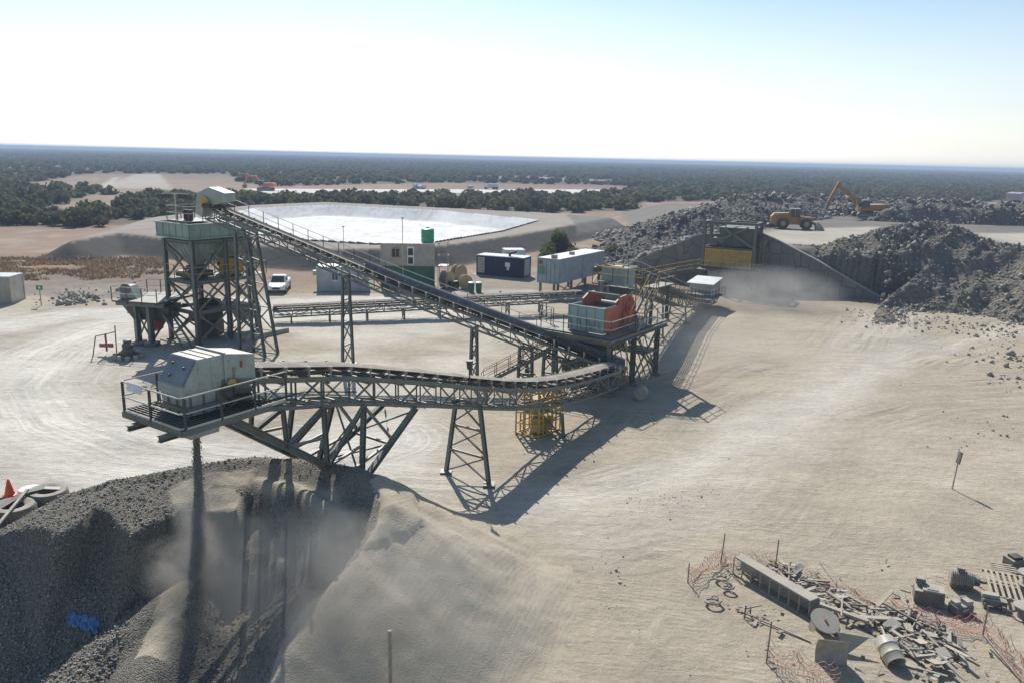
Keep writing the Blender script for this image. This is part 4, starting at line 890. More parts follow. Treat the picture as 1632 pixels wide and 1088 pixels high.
for z, u0, u1 in ((5.12, -.1, U_+1.0), (2.78, 1.2, U_)):
    mb = MB(); mb.hexa([K(u0, -.1, z), K(u1, -.1, z), K(u1, V_+.1, z), K(u0, V_+.1, z)], [K(u0, -.1, z+.06), K(u1, -.1, z+.06), K(u1, V_+.1, z+.06), K(u0, V_+.1, z+.06)])
    mb.beam(K(U_-.2, 1, z-.9), K(U_+.9, 1, z), .08); mb.build('deck', M_steeld, TT, True)
rail(TT, [K(-.1, V_+.1, 5.18), K(-.1, -.1, 5.18), K(U_+1, -.1, 5.18), K(U_+1, V_+.1, 5.18)], 1.05, 1.4, .025, mat=M_yellow)
# bin box
bn = MB(); t_ = .06
for (a, b) in (((-.35, -.35), (-.35, V_+.35)), ((-.35, -.35), (U_+.1, -.35)), ((U_+.1, -.35), (U_+.1, V_+.35)), ((-.35, V_+.35), (U_+.1, V_+.35))): bn.beam(K(*a, 8.98), K(*b, 8.98), t_, 1.05)
bo = bn.build('surge_bin', M_green, TT, True); rb = MB()
for k in range(6): rb.beam(K(-.4, -.3+k*(V_+.6)/5, 8.46), K(-.4, -.3+k*(V_+.6)/5, 9.5), .05)
for k in range(8): rb.beam(K(-.3+k*(U_+.35)/7, -.4, 8.46), K(-.3+k*(U_+.35)/7, -.4, 9.5), .05)
for z in (8.45, 9.53):
    rb.beam(K(-.42, -.42, z), K(-.42, V_+.4, z), .16, .1); rb.beam(K(-.42, -.42, z), K(U_+.2, -.42, z), .16, .1); rb.beam(K(-.42, V_+.42, z), K(U_+.2, V_+.42, z), .16, .1); rb.beam(K(U_+.2, -.42, z), K(U_+.2, V_+.42, z), .16, .1)
rb.build('stiffener', M_green, bo, True)
MB().hexa([K(-.3, -.3, 8.8), K(U_, -.3, 8.8), K(U_, V_+.3, 8.8), K(-.3, V_+.3, 8.8)], [K(1.5, 1.5, 9.45), K(3.5, 1.5, 9.45), K(3.5, 2.2, 9.45), K(1.5, 2.2, 9.45)]).build('material_load', M_load, bo, True)
for u0, u1, c1, c2, nm in ((.05, 2.75, 1.1, 1.8, 'hopper'), (3.0, U_-.3, 3.9, 4.6, 'hopper')):
    hp = MB(); hp.hexa([K(c1, 1.4, 6.15), K(c2, 1.4, 6.15), K(c2, 2.3, 6.15), K(c1, 2.3, 6.15)], [K(u0, .1, 8.45), K(u1, .1, 8.45), K(u1, V_-.1, 8.45), K(u0, V_-.1, 8.45)]); ho = hp.build(nm, M_green, TT, True)
    rb = MB()
    for k in range(1, 4):
        w_ = k/4; a = K(u0, .1+(V_-.2)*w_, 8.45); b = K(c1, 1.4+.9*w_, 6.15); rb.beam(a-UX*.02, b-UX*.02, .05); a = K(u0+(u1-u0)*w_, .1, 8.45); b = K(c1+(c2-c1)*w_, 1.4, 6.15); rb.beam(a-VX*.02, b-VX*.02, .05)
    for w_ in (.35, .7):
        p = [K(u0, .1, 8.45).lerp(K(c1, 1.4, 6.15), w_), K(u0, V_-.1, 8.45).lerp(K(c1, 2.3, 6.15), w_), K(u1, .1, 8.45).lerp(K(c2, 1.4, 6.15), w_)]; rb.beam(p[0]-UX*.02, p[1]-UX*.02, .05); rb.beam(p[0]-VX*.02, p[2]-VX*.02, .05)
    rb.build('stiffener', M_green, ho, True); MB().box(K((c1+c2)/2, 1.85, 6.0), (1.2, 1.2, .3)).build('gate_valve', M_steeld, ho, True)
fe = MB(); fe.hexa([K(.2, .9, 5.3), K(2.3, .9, 5.3), K(2.3, 2.8, 5.3), K(.2, 2.8, 5.3)], [K(.2, .9, 5.75), K(2.3, .9, 5.75), K(2.3, 2.8, 5.75), K(.2, 2.8, 5.75)]); fe.build('vibrating_feeder', M_steeld, TT, True)
yg = MB()
for i in range(4):
    for j in range(2):
        yg.beam(K(3.3+i*.7, .4+j*1.8, 5.2), K(3.3+i*.7, .4+j*1.8, 6.9), .06)
for z in (5.4, 6.1, 6.85): yg.beam(K(3.3, .4, z), K(5.4, .4, z), .06); yg.beam(K(3.3, 2.2, z), K(5.4, 2.2, z), .06)
yg.build('machine_guard', M_yellow, TT, True); MB().box(K(4.3, 1.4, 5.9), (1.5, 1.2, 1.3), Matrix.Rotation(th, 3, 'Z')).build('belt_feeder', M_yellow, TT, True)
# lower crusher inside the tower
cr_ = MB(); cr_.lathe(K(2.4, 1.9, 0), (0, 0, 1), [(1.5, .7), (1.7, 1.0), (2.3, 1.05), (2.9, .8), (3.1, .95), (3.2, .9)], 18); cr_.box(K(2.4, 1.9, .9), (1.6, 1.6, 1.2)); cr_.build('cone_crusher', M_steeld, TT, True, True)
MB().box(K(1.0, 1.6, 2.0), (.9, .8, .5), Matrix.Rotation(th, 3, 'Z')).build('drive_motor', M_red, TT, True)
MB().lathe(K(5.2, 2.0, 1.9), UX, [(0, 0), (0, .9), (1.6, .9), (1.6, 0)], 18).build('dust_drum', M_conc, TT, True, True)
fr0 = MB(); fr0.hexa([K(-.6, -.7, 0), K(U_+2.2, -.7, 0), K(U_+2.2, V_+.7, 0), K(-.6, V_+.7, 0)], [K(-.6, -.7, .12), K(U_+2.2, -.7, .12), K(U_+2.2, V_+.7, .12), K(-.6, V_+.7, .12)])
fr0.hexa([K(3.4, -1.2, 0), K(U_+2.2, -1.2, 0), K(U_+2.2, -.9, 0), K(3.4, -.9, 0)], [K(3.4, -1.2, .45), K(U_+2.2, -1.2, .45), K(U_+2.2, -.9, .45), K(3.4, -.9, .45)]); fr0.build('concrete_plinth', M_conc, TT, True)
mb = MB(); a, b = K(-1.6, 1.0, .1), K(-.3, 3.2, 2.7); pr_ = UX*.8                     # zig-zag stairs on the left face
for s in (0, 1): mb.beam(K(-.9, -.8, .1)+UX*s*-.7, K(-.5, 3.6, 3.2)+UX*s*-.7, .06, .24)
mb.build('stair_stringer', M_steel, TT, True); mb = MB()
for k in range(14): q = K(-.9, -.8, .1).lerp(K(-.5, 3.6, 3.2), (k+.5)/14); mb.beam(q, q-UX*.7, .2, .03)
mb.build('stair_tread', M_steel, TT, True)
# top platform with floodlights
mb = MB(); mb.hexa([K(.2, .5, 9.62), K(2.6, .5, 9.62), K(2.6, 3.4, 9.62), K(.2, 3.4, 9.62)], [K(.2, .5, 9.68), K(2.6, .5, 9.68), K(2.6, 3.4, 9.68), K(.2, 3.4, 9.68)]); mb.build('top_platform', M_steeld, TT, True)
rail(TT, [K(2.6, .5, 9.7), K(.2, .5, 9.7), K(.2, 3.4, 9.7), K(2.6, 3.4, 9.7)], 1.1, 1.2, .028, mat=M_galv, postmat=M_scrapd)
q = K(.5, 2.6, 9.7); mb = MB(); mb.beam(q, q+Z*2.0, .09); mb.beam(q+Z*2.0-Vector((.9, 0, 0)), q+Z*2.0+Vector((.9, 0, 0)), .07)
fm = mb.build('floodlight_mast', M_galv, TT, True)
for s in (-.65, .65): MB().box(q+Z*1.8+Vector((s, 0, 0)), (.75, .25, .32)).build('floodlight', M_steeld, fm, True)
mb = MB(); 
for k in range(3): mb.box(K(1.0, 1.4+k*.35, 10.1), (.25, .25, .8))
mb.build('control_box', M_black, TT, True)
# lattice head-support frame between bin and inclined conveyor
mb = MB(); q0 = atB(LB-2.6)
for s in (-.5, .5):
    b0 = offs(q0, nB, s*1.6, 0); b0.z = .1; t0_ = offs(q0, nB, s*1.1, -1.15); mb.ibeam(b0, t0_, .2)
    b1 = b0+Vector((-dB[0]*2.2, -dB[1]*2.2, 0)); t1_ = t0_+Vector((-dB[0]*1.0, -dB[1]*1.0, -.4)); mb.ibeam(b1, t1_, .18)
    for i in range(5): mb.beam(b0.lerp(t0_, i/5), b1.lerp(t1_, (i+1)/5), .08); mb.beam(b1.lerp(t1_, i/5), b0.lerp(t0_, (i+1)/5), .08); mb.beam(b0.lerp(t0_, i/5), b1.lerp(t1_, i/5), .07)
mb.build('head_trestle', M_steel, TB, True)
# ---- side transfer platform left of the tower
TS = thing('transfer_platform', 'raised steel platform on two thick columns left of the bin tower with a handrail', 'platform', G(232, 548)); pc = G(232, 548)
def W_(px, py, Y): return D(px, py, Y)
c1, c2 = G(222, 549), G(243, 551)
for c in (c1, c2):
    mb = MB(); mb.ibeam(Vector((c.x, c.y, .2)), Vector((c.x, c.y, 3.1)), .38); mb.box((c.x, c.y, .15), (.9, .9, .35)); mb.build('column', M_steel, TS, True)
q = [G(178, 481, 3.5), G(252, 486, 3.5)]; a, b = Vector(q[0]), Vector(q[1]); back = Vector((1.3, 5.2, 0)); mb = MB()
mb.hexa([a, b, b+back, a+back*.75], [v_+Z*.12 for v_ in (a, b, b+back, a+back*.75)]); mb.build('deck', M_steeld, TS, True)
mb = MB(); mb.beam(a+Vector((.2, .3, -.15)), b+Vector((.3, .3, -.15)), .2, .3); mb.beam(c1+Z*1.8, a+Vector((.6, .3, -.1)), .14); mb.beam(c1+Z*.4, c2+Z*2.7, .1); mb.beam(c2+Z*.4, c1+Z*2.7, .1); mb.beam(c2+Z*.3, K(0, V_, 2.2), .12)
for k in range(3): p = a.lerp(b, .3+.3*k); mb.beam(p, p+back, .12, .25)
mb.build('frame', M_steel, TS, True); rail(TS, [b+Vector((-.1, .05, .12)), a+Vector((0, .05, .12)), a+back*.75+Z*.12, b+back+Z*.12], 1.05, 1.2, .03, mat=M_galv)
cx_ = a+Vector((.9, 1.2, .15)); mb = MB(); mb.hexa([cx_+Vector(k) for k in ((-.6, -.5, 0), (.7, -.5, 0), (.7, .7, 0), (-.6, .7, 0))], [cx_+Vector(k) for k in ((-.6, -.5, .95), (.25, -.5, .95), (.25, .7, .95), (-.6, .7, .95))]); mb.build('transfer_chute', M_pale, TS, True)
MB().tube(cx_+Vector((-.1, -.56, .75)), cx_+Vector((-.1, -.44, .75)), .42, 18).build('pulley_guard', M_scrapd, TS, True)
mb = MB(); mb.hexa([Vector((c1.x-.3, c1.y+.4, 1.9)), Vector((c2.x+1.2, c2.y+.4, 1.9)), Vector((c2.x+1.2, c2.y+2.4, 1.9)), Vector((c1.x-.3, c1.y+2.4, 1.9))], [Vector((c1.x-.9, c1.y+.2, 3.0)), Vector((c2.x+1.4, c2.y+.2, 3.0)), Vector((c2.x+1.4, c2.y+2.6, 3.0)), Vector((c1.x-.9, c1.y+2.6, 3.0))]); mb.build('screen_box', M_steeld, TS, True)
MB().lathe((c1.x+.9, c1.y+1.2, .9), (0, 0, 1), [(0, .3), (.2, .55), (.9, .6), (1.0, .3)], 14).build('cone_head', M_red, TS, True)
# ================================================================ SCREEN HOUSE
C1 = Vector((6.2, 48.1, 0)); E1 = Vector((-.81, .586, 0)); E2 = Vector((.586, .81, 0))
def Q(a, b, z=0.): return C1+E1*a+E2*b+Z*z
TH = thing('screen_house', 'raised steel deck with the orange vibrating screen between teal chutes', 'screening plant', C1)
zd = 3.95; la, lb = 5.3, 8.2
mb = MB(); mb.hexa([Q(0, 0, zd), Q(la, 0, zd), Q(la, lb, zd), Q(0, lb, zd)], [Q(0, 0, zd+.07), Q(la, 0, zd+.07), Q(la, lb, zd+.07), Q(0, lb, zd+.07)]); mb.build('deck', M_steeld, TH, True)
mb = MB()
for a, b in (((0, 0), (la, 0)), ((0, 0), (0, lb)), ((la, 0), (la, lb)), ((0, lb), (la, lb)), ((1.6, 0), (1.6, lb)), ((3.6, 0), (3.6, lb)), ((0, 4), (la, 4))): mb.ibeam(Q(*a, zd-.18), Q(*b, zd-.18), .32)
mb.build('deck_frame', M_steel, TH, True)
for a, b in ((.5, .9), (4.7, .9), (.5, 4.2), (4.7, 4.2), (.5, 7.8), (4.7, 7.8)):
    mb = MB(); mb.ibeam(Q(a, b, .1), Q(a, b, zd-.35), .3); mb.box(Q(a, b, .08), (.6, .6, .2)); mb.build('leg', M_steel, TH, True)
br = MB()
for (a, b) in (((.5, 4.2), (.5, 8.0)), ((4.7, .9), (4.7, 4.2)), ((4.7, 4.2), (4.7, 8.0)), ((.5, 8.0), (4.7, 8.0))): xb(Q(*a, .3), Q(*b, .3), Q(*a, 3.6), Q(*b, 3.6), .1)
br.build('bracing', M_steel, TH, True)
rail(TH, [Q(la, 1.2, zd+.07), Q(la, 0, zd+.07), Q(0, 0, zd+.07), Q(0, lb, zd+.07)], 1.08, 1.6, .03)
rail(TH, [Q(la, 1.5, zd+.07), Q(la+1.6, 2.2, zd+.07), Q(la+1.6, 3.0, zd+.07)], 1.08, .8, .03, mat=M_scrap)
mb = MB(); mb.hexa([Q(1.1, .75, zd+.1), Q(3.65, .75, zd+.1), Q(3.65, 2.1, zd+.1), Q(1.1, 2.1, zd+.1)], [Q(1.0, .6, zd+1.95), Q(3.75, .6, zd+1.95), Q(3.75, .7, zd+1.95), Q(1.0, .7, zd+1.95)])
def slab(m, a0, b0, a1, b1, z0, z1, t=.05):
    m.hexa([Q(a0, b0, z0), Q(a1, b0, z0), Q(a1, b1, z0), Q(a0, b1, z0)], [Q(a0, b0, z1), Q(a1, b0, z1), Q(a1, b1, z1), Q(a0, b1, z1)])
mb = MB(); slab(mb, .95, .7, 3.6, .76, zd+.12, zd+1.75); slab(mb, .95, .77, 1.01, 2.3, zd+.12, zd+1.75); slab(mb, 3.54, .77, 3.6, 2.3, zd+.12, zd+1.75); slab(mb, 1.02, 2.24, 3.53, 2.3, zd+.12, zd+1.5)
fc = mb.build('feed_chute', M_teal, TH, True); mb = MB()
for k in range(5): mb.beam(Q(.95+.66*k, .66, zd+.12), Q(.95+.66*k, .66, zd+1.75), .05)
mb.beam(Q(.9, .66, zd+1.77), Q(3.65, .66, zd+1.77), .1, .06); mb.beam(Q(.92, .7, zd+1.77), Q(.92, 2.3, zd+1.77), .08, .06)
for k in range(4): mb.beam(Q(1.2+.7*k, .6, zd+.2), Q(1.35+.7*k, .62, zd+.9), .1, .05)
mb.build('stiffener', M_teal, fc, True)
# orange vibrating screen: side plates + exciter
for a in (1.1, 3.55):
    mb = MB(); poly = [(2.35, zd+.3), (2.35, zd+1.95), (3.0, zd+2.25), (3.9, zd+2.3), (4.8, zd+2.0), (5.2, zd+1.4), (5.0, zd+.6), (4.4, zd+.3)]
    mb.prism(poly, lambda u, v, q, a=a: Q(a+q, u, v), -.06, .06); so_ = mb.build('screen_side', M_orange, TH, True)
    mb = MB(); mb.tube(Q(a-.18, 4.1, zd+1.45), Q(a+.22, 4.1, zd+1.45), .42, 20); mb.tube(Q(a-.26, 4.1, zd+1.45), Q(a+.26, 4.1, zd+1.45), .2, 14); mb.build('exciter_cover', M_orange, so_, True, True)
    mb = MB()
    for k in range(4): mb.beam(Q(a-.1, 2.6+k*.8, zd+.4), Q(a-.1, 2.7+k*.8, zd+2.1), .07)
    mb.build('stiffener', M_orange, so_, True)
slf = MB(); slab(slf, .88, .78, 1.0, 2.6, zd+.15, zd+1.8); slf.build('side_liner', M_orange, TH, True)
mb = MB(); mb.hexa([Q(1.2, 2.35, zd+.9), Q(3.45, 2.35, zd+.9), Q(3.45, 5.4, zd+1.5), Q(1.2, 5.4, zd+1.5)], [Q(1.2, 2.35, zd+1.0), Q(3.45, 2.35, zd+1.0), Q(3.45, 5.4, zd+1.6), Q(1.2, 5.4, zd+1.6)]); mb.build('screen_deck', M_load, TH, True)
mb = MB(); mb.tube(Q(1.2, 4.1, zd+1.45), Q(3.45, 4.1, zd+1.45), .25, 12); mb.beam(Q(1.15, 3, zd+2.3), Q(3.5, 3, zd+2.3), .14); mb.beam(Q(1.15, 5.1, zd+2.45), Q(3.5, 5.1, zd+2.45), .14); mb.build('cross_shaft', M_steel, TH, True)
mb = MB(); slab(mb, 1.6, 4.9, 3.0, 5.5, zd+2.1, zd+2.55); mb.build('motor_cover', M_steeld, TH, True)
# discharge box under feed conveyor head (pale green) with its own upper frame
mb = MB(); mb.hexa([Q(2.5, 5.9, zd+1.4), Q(4.3, 5.9, zd+1.4), Q(4.3, 7.5, zd+1.4), Q(2.5, 7.5, zd+1.4)], [Q(2.5, 6.3, zd+3.6), Q(4.4, 6.3, zd+3.6), Q(4.4, 7.8, zd+3.6), Q(2.5, 7.8, zd+3.6)]); hb_ = mb.build('head_chute', M_green, TH, True)
mb = MB(); mb.beam(Q(2.45, 6.2, zd+3.65), Q(4.45, 6.2, zd+3.65), .1); mb.beam(Q(2.45, 7.9, zd+3.65), Q(4.45, 7.9, zd+3.65), .1); mb.beam(Q(2.45, 6.2, zd+3.65), Q(2.45, 7.9, zd+3.65), .1); mb.build('stiffener', M_galv, hb_, True)
mb = MB()
for a, b in ((.2, 5.9), (.2, 8.4), (4.0, 5.9), (4.0, 8.4)): mb.ibeam(Q(a, b, zd+.1), Q(a, b, zd+2.6), .18)
slab(mb, -.2, 5.7, .8, 8.5, zd+2.6, zd+2.68); slab(mb, 3.5, 5.7, 4.4, 8.5, zd+2.6, zd+2.68); mb.build('upper_frame', M_steel, TH, True)
rail(TH, [Q(4.4, 8.4, zd+2.68), Q(4.4, 5.7, zd+2.68), Q(.85, 5.75, zd+2.68)], 1.05, 1.3, .028, mat=M_yellow); rail(TH, [Q(-.2, 5.7, zd+2.68), Q(-.2, 8.5, zd+2.68)], 1.05, 1.3, .028, mat=M_yellow)
# steep stairs with yellow rails down the right side
mb = MB(); a, b = Q(.35, 2.9, zd+.1), Q(.35, 5.7, zd+2.65)
for s in (0, .7): mb.beam(a-E1*s, b-E1*s, .05, .2)
for k in range(11): q = a.lerp(b, (k+.5)/11); mb.beam(q, q-E1*.7, .18, .03)
mb.build('upper_stairs', M_steel, TH, True)
for s in (0, .7): rail(TH, [a-E1*s, b-E1*s], .95, 1.1, .028, mat=M_yellow)
mb = MB(); mb.hexa([Q(1.6, 1.2, 2.4), Q(3.2, 1.2, 2.4), Q(3.2, 4.6, 2.4), Q(1.6, 4.6, 2.4)], [Q(.9, .8, 3.6), Q(4.0, .8, 3.6), Q(4.0, 5.2, 3.6), Q(.9, 5.2, 3.6)]); mb.build('underpan', M_steeld, TH, True)
mb = MB(); slab(mb, .3, 5.6, 4.9, 7.8, 1.9, 1.97); 
for k in range(5): mb.beam(Q(.5+k, 5.6, 1.97), Q(.5+k, 5.6, 3.0), .05); mb.beam(Q(.3, 4.4+k*.8, .2), Q(1.6, 4.2+k*.8, 3.5), .07)
mb.build('lower_walkway', M_steel, TH, True)
mb = MB(); slab(mb, .6, 1.2, 4.4, 3.6, .2, .5); mb.lathe(Q(2.8, 2.2, 0), (0, 0, 1), [(.5, .8), (1.6, .95), (2.3, .7), (2.9, 1.1), (3.4, 1.3)], 16); mb.box(Q(4.4, 2.4, 1.2), (1.1, .9, .9)); mb.build('collecting_hopper', M_scrapd, TH, True)
mb = MB()
for k in range(4): mb.tube(Q(.2+.25*k, 3.2, .1), Q(.3+.5*k, 2.6, 3.6), .035, 6)
mb.build('hydraulic_pipe', M_yellow, TH, True)
MB().lathe(Q(-1.6, 1.4, .45), Vector((.3, 1, 0)), [(0, .0), (0, .42), (.6, .44), (.6, 0)], 16).build('spare_roller', M_scrap, TH, True, True)
# access walkway to the wall
# ================================================================ YELLOW CAGE under the belt
TY = thing('yellow_guard_cage', 'yellow tubular cage round the take-up weight under the front conveyor', 'safety cage', G(858, 697)); b0 = G(858, 697); ux = (G(822, 690)-b0); vx = (G(892, 683)-b0); hz = 2.6; mb = MB()
for i in range(4):
    for j in range(6):
        if 0 < i < 3 and 0 < j < 5: continue
        p = b0+ux*i/3+vx*j/5; mb.beam(p, p+Z*hz, .09)
for z in (.05, hz*.26, hz*.5, hz*.74, hz*.98):
    for (s0, s1) in ((b0, b0+ux), (b0, b0+vx), (b0+ux, b0+ux+vx), (b0+vx, b0+ux+vx)): mb.beam(s0+Z*z, s1+Z*z, .08)
mb.build('frame', M_yellow, TY, True)
mb = MB(); mb.hexa([b0+ux*.2+vx*.1+Z*1.25, b0+ux*.8+vx*.1+Z*1.25, b0+ux*.8+vx*.6+Z*1.25, b0+ux*.2+vx*.6+Z*1.25], [b0+ux*.2+vx*.1+Z*2.1, b0+ux*.8+vx*.1+Z*2.1, b0+ux*.8+vx*.6+Z*2.1, b0+ux*.2+vx*.6+Z*2.1]); mb.build('mesh_panel', M_tan, TY, True)
mb = MB(); mb.hexa([b0+ux*.1+vx*.2+Z*.1, b0+ux*.5+vx*.2+Z*.1, b0+ux*.5+vx*.7+Z*.1, b0+ux*.1+vx*.7+Z*.1], [b0+ux*.1+vx*.2+Z*.95, b0+ux*.5+vx*.2+Z*.95, b0+ux*.5+vx*.7+Z*.95, b0+ux*.1+vx*.7+Z*.95]); mb.build('counterweight', M_tan, TY, True)
# ================================================================ RETAINING WALL + PRIMARY CRUSHER
def wall_mat():
    m, t, b, o = nmat('stone_faced_concrete'); g = N(t, 'ShaderNodeNewGeometry'); P = g.outputs['Position']; mp = mapping(t, P, (1, 1, 1))
    vo = N(t, 'ShaderNodeTexVoronoi', feature='DISTANCE_TO_EDGE'); vo.inputs['Scale'].default_value = .62; vo.inputs['Randomness'].default_value = .55; t.links.new(mp, vo.inputs['Vector'])
    n1 = noise(t, P, .6, 5); vc = N(t, 'ShaderNodeTexVoronoi'); vc.inputs['Scale'].default_value = .62; vc.inputs['Randomness'].default_value = .55; t.links.new(mp, vc.inputs['Vector']); s = N(t, 'ShaderNodeSeparateColor'); t.links.new(vc.outputs['Color'], s.inputs[0])
    c = mix(t, rng_(t, n1, .3, .7), (.20, .187, .168), (.27, .255, .23)); c = mix(t, mth(t, 'MULTIPLY', s.outputs[0], .35), c, (.14, .135, .125)); c = mix(t, rng_(t, vo.outputs['Distance'], .015, .035, .55, 0), c, (.09, .08, .07))
    t.links.new(c, b.inputs['Base Color']); b.inputs['Roughness'].default_value = .95; bump(t, rng_(t, vo.outputs['Distance'], .0, .07), .6, .08, b); return m
wmb = MB(); npt = []
for p in WCREST: npt.append(p)
wn3 = Vector((wn[0], wn[1], 0))
for i in range(len(npt)-1):
    a, b = npt[i], npt[i+1]; a0, b0_ = Vector((a.x, a.y, -.5)), Vector((b.x, b.y, -.5)); wmb.hexa([a0, b0_, b0_+wn3*.55, a0+wn3*.55], [a, b, b+wn3*.55, a+wn3*.55])
tag(wmb.build('retaining_wall', wall_mat()), 'tall retaining wall of irregular stone-patterned concrete sloping down at both ends', 'retaining wall')
cop = MB()
for a, b in zip(npt[:-1], npt[1:]): cop.beam(a+wn3*.27+Z*.06, b+wn3*.27+Z*.06, .62, .12)
wl_ = bpy.data.objects['retaining_wall']; cop.build('coping', M_conc, wl_)
TP = thing('primary_crusher', 'steel portal frame with yellow crusher housing standing against the retaining wall', 'crusher', G(1160, 478)); pl = V(1118, 440, (WA[0]-wn[0]*3.6, WA[1]-wn[1]*3.6), (WB[0]-wn[0]*3.6, WB[1]-wn[1]*3.6))
WD3 = Vector((wd[0], wd[1], 0)); O_ = Vector((pl.x, pl.y, 0))
def F_(a, b, z=0.): return O_+WD3*a+wn3*b+Z*z
ww, dp, zt = 6.0, 3.0, 8.05
for a, b in ((0, 0), (ww, 0), (0, dp), (ww, dp)):
    mb = MB(); mb.ibeam(F_(a, b, 2.3), F_(a, b, zt), .3); mb.build('column', M_steel, TP, True)
mb = MB()
for z in (zt, 5.0, 2.6):
    for (a, b) in (((0, 0), (ww, 0)), ((ww, 0), (ww, dp)), ((0, dp), (ww, dp)), ((0, 0), (0, dp))): mb.ibeam(F_(*a, z), F_(*b, z), .26)
mb.beam(F_(3, 0, zt+.02), F_(3, dp, zt+.02), .2); mb.beam(F_(.2, 0, 5.3), F_(ww-.9, 0, 7.6), .22); mb.beam(F_(ww-.2, 0, 5.3), F_(2.4, 0, 7.3), .22); mb.beam(F_(2.3, 0, 7.9), F_(3.1, 0, 6.4), .1)
mb.build('portal_beams', M_steel, TP, True)
mb = MB(); mb.hexa([F_(2.0, .6, 5.2), F_(ww-.4, .6, 5.2), F_(ww-.4, dp+.3, 5.2), F_(2.0, dp+.3, 5.2)], [F_(1.6, .2, 7.5), F_(ww-.3, .2, 7.5), F_(ww-.3, dp+1.4, 7.5), F_(1.6, dp+1.4, 7.5)]); mb.build('feed_hopper', paint('dull_teal', (.06, .10, .09), .6, .4, .2), TP, True)
mb = MB(); mb.tube(F_(1.0, .4, 5.7), F_(1.0, 1.6, 5.7), .5, 18); mb.tube(F_(1.9, .4, 5.9), F_(1.9, 1.6, 5.9), .35, 16); mb.build('flywheel', M_scrapd, TP, True, True)
mb = MB(); mb.hexa([F_(.25, -.1, 2.75), F_(ww-.25, -.1, 2.75), F_(ww-.25, dp-.2, 2.75), F_(.25, dp-.2, 2.75)], [F_(.25, -.1, 4.85), F_(ww-.25, -.1, 4.85), F_(ww-.25, dp-.2, 4.85), F_(.25, dp-.2, 4.85)]); hs = mb.build('crusher_housing', paint('yellow_housing', (.48, .31, .07), .6, .45, .15), TP, True)
mb = MB()
for k in range(6): a = .3+k*(ww-.6)/5; mb.beam(F_(a, -.18, 2.7), F_(a, -.18, 4.9), .12)
for z in (2.8, 3.5, 4.3, 4.85): mb.beam(F_(.2, -.2, z), F_(ww-.2, -.2, z), .14 if z > 4 else .07)
mb.build('guard_frame', M_yellow, hs, True)
mb = MB(); mb.hexa([F_(-.4, -1.3, 2.4), F_(ww+1.2, -1.3, 2.4), F_(ww+1.2, dp, 2.4), F_(-.4, dp, 2.4)], [F_(-.4, -1.3, 2.5), F_(ww+1.2, -1.3, 2.5), F_(ww+1.2, dp, 2.5), F_(-.4, dp, 2.5)])
for a in (0, 2.2, 4.4, 6.4): mb.ibeam(F_(a, -.8, 0), F_(a, -.8, 2.35), .2); mb.ibeam(F_(a, dp-.3, 0), F_(a, dp-.3, 2.35), .2); mb.beam(F_(a, -.8, .2), F_(a, dp-.3, 2.2), .1)
mb.build('working_deck', M_steel, TP, True); rail(TP, [F_(-.4, 1.5, 2.5), F_(-.4, -1.3, 2.5), F_(ww+1.2, -1.3, 2.5), F_(ww+1.2, 2.5, 2.5)], 1.05, 1.4, .025)
mb = MB(); mb.hexa([F_(1.2, -.4, .5), F_(4.4, -.4, .5), F_(4.4, 1.8, .5), F_(1.2, 1.8, .5)], [F_(.8, -.6, 2.3), F_(4.8, -.6, 2.3), F_(4.8, 2.2, 2.3), F_(.8, 2.2, 2.3)]); mb.build('discharge_hopper', M_scrap, TP, True)
a, b = F_(-.6, -.6, 2.5), F_(-7.0, -1.2, .9); mb = MB()
for s in (0, .8): mb.beam(a-wn3*s, b-wn3*s, .07, .2)
for k in range(18): q = a.lerp(b, (k+.5)/18); mb.beam(q, q-wn3*.8, .2, .03)
mb.ibeam(F_(-4, -1, 0), F_(-4, -1, 1.5), .12); mb.build('access_ramp', M_steel, TP, True)
for s in (0, .8): rail(TP, [a-wn3*s, b-wn3*s], 1.0, 1.4, .028, mat=M_yellow)
mb = MB(); mb.beam(F_(ww+.5, .4, 2.5), F_(ww+.6, .4, 6.2), .08); mb.beam(F_(ww+1.0, .4, 2.5), F_(ww+1.0, .4, 6.2), .08)
for k in range(12): mb.beam(F_(ww+.5, .4, 2.7+k*.3), F_(ww+1.0, .4, 2.7+k*.3), .04)
mb.build('ladder', M_steel, TP, True)
# ================================================================ CABINS AND CONTAINERS
def frame_from(px0, px1, py, Y0=None, z=0.):
    pass
def boxthing(name, label, cat, p0, p1, depth, h, mat, z0=0.0, roof=M_white, group=None, corr=True):
    """p0,p1: world front-bottom corners, returns thing with local frame: x along front, y back"""
    d = Vector((p1.x-p0.x, p1.y-p0.y, 0)); L = d.length; T = thing(name, label, cat, (p0.x, p0.y, z0), math.atan2(d.y, d.x), group)
    b = MB(); b.box((L/2, depth/2, h/2), (L-.02, depth-.02, h-.12)); w_ = b.build('wall_panels', mat, T)
    f = MB()
    for x in (0, L):
        for y in (0, depth): f.beam((x, y, 0), (x, y, h), .12)
    for z in (.06, h-.06):
        for a, c in (((0, 0), (L, 0)), ((0, depth), (L, depth)), ((0, 0), (0, depth)), ((L, 0), (L, depth))): f.beam((*a, z), (*c, z), .11, .1)
    f.build('corner_frame', mat, T)
    r = MB(); r.box((L/2, depth/2, h+.03), (L+.1, depth+.1, .08))
    if corr:
        for k in range(int(L/.5)): r.box((.25+k*.5, depth/2, h+.08), (.12, depth+.06, .04))
    r.build('roof', roof, T); return T, L
def window(T, x, z, w, h, y=-.02, fr_=None):
    f = MB(); f.box((x, y-.015, z), (w, .05, h)); fo = f.build('window', fr_ or M_white, T)
    for s in (-1, 1): MB().box((x+s*w*.23, y-.045, z), (w*.38, .02, h*.8)).build('pane', M_glass, fo)
def bar(T, name, p, q, w, mat): MB().beam(p, q, w).build(name, mat, T)
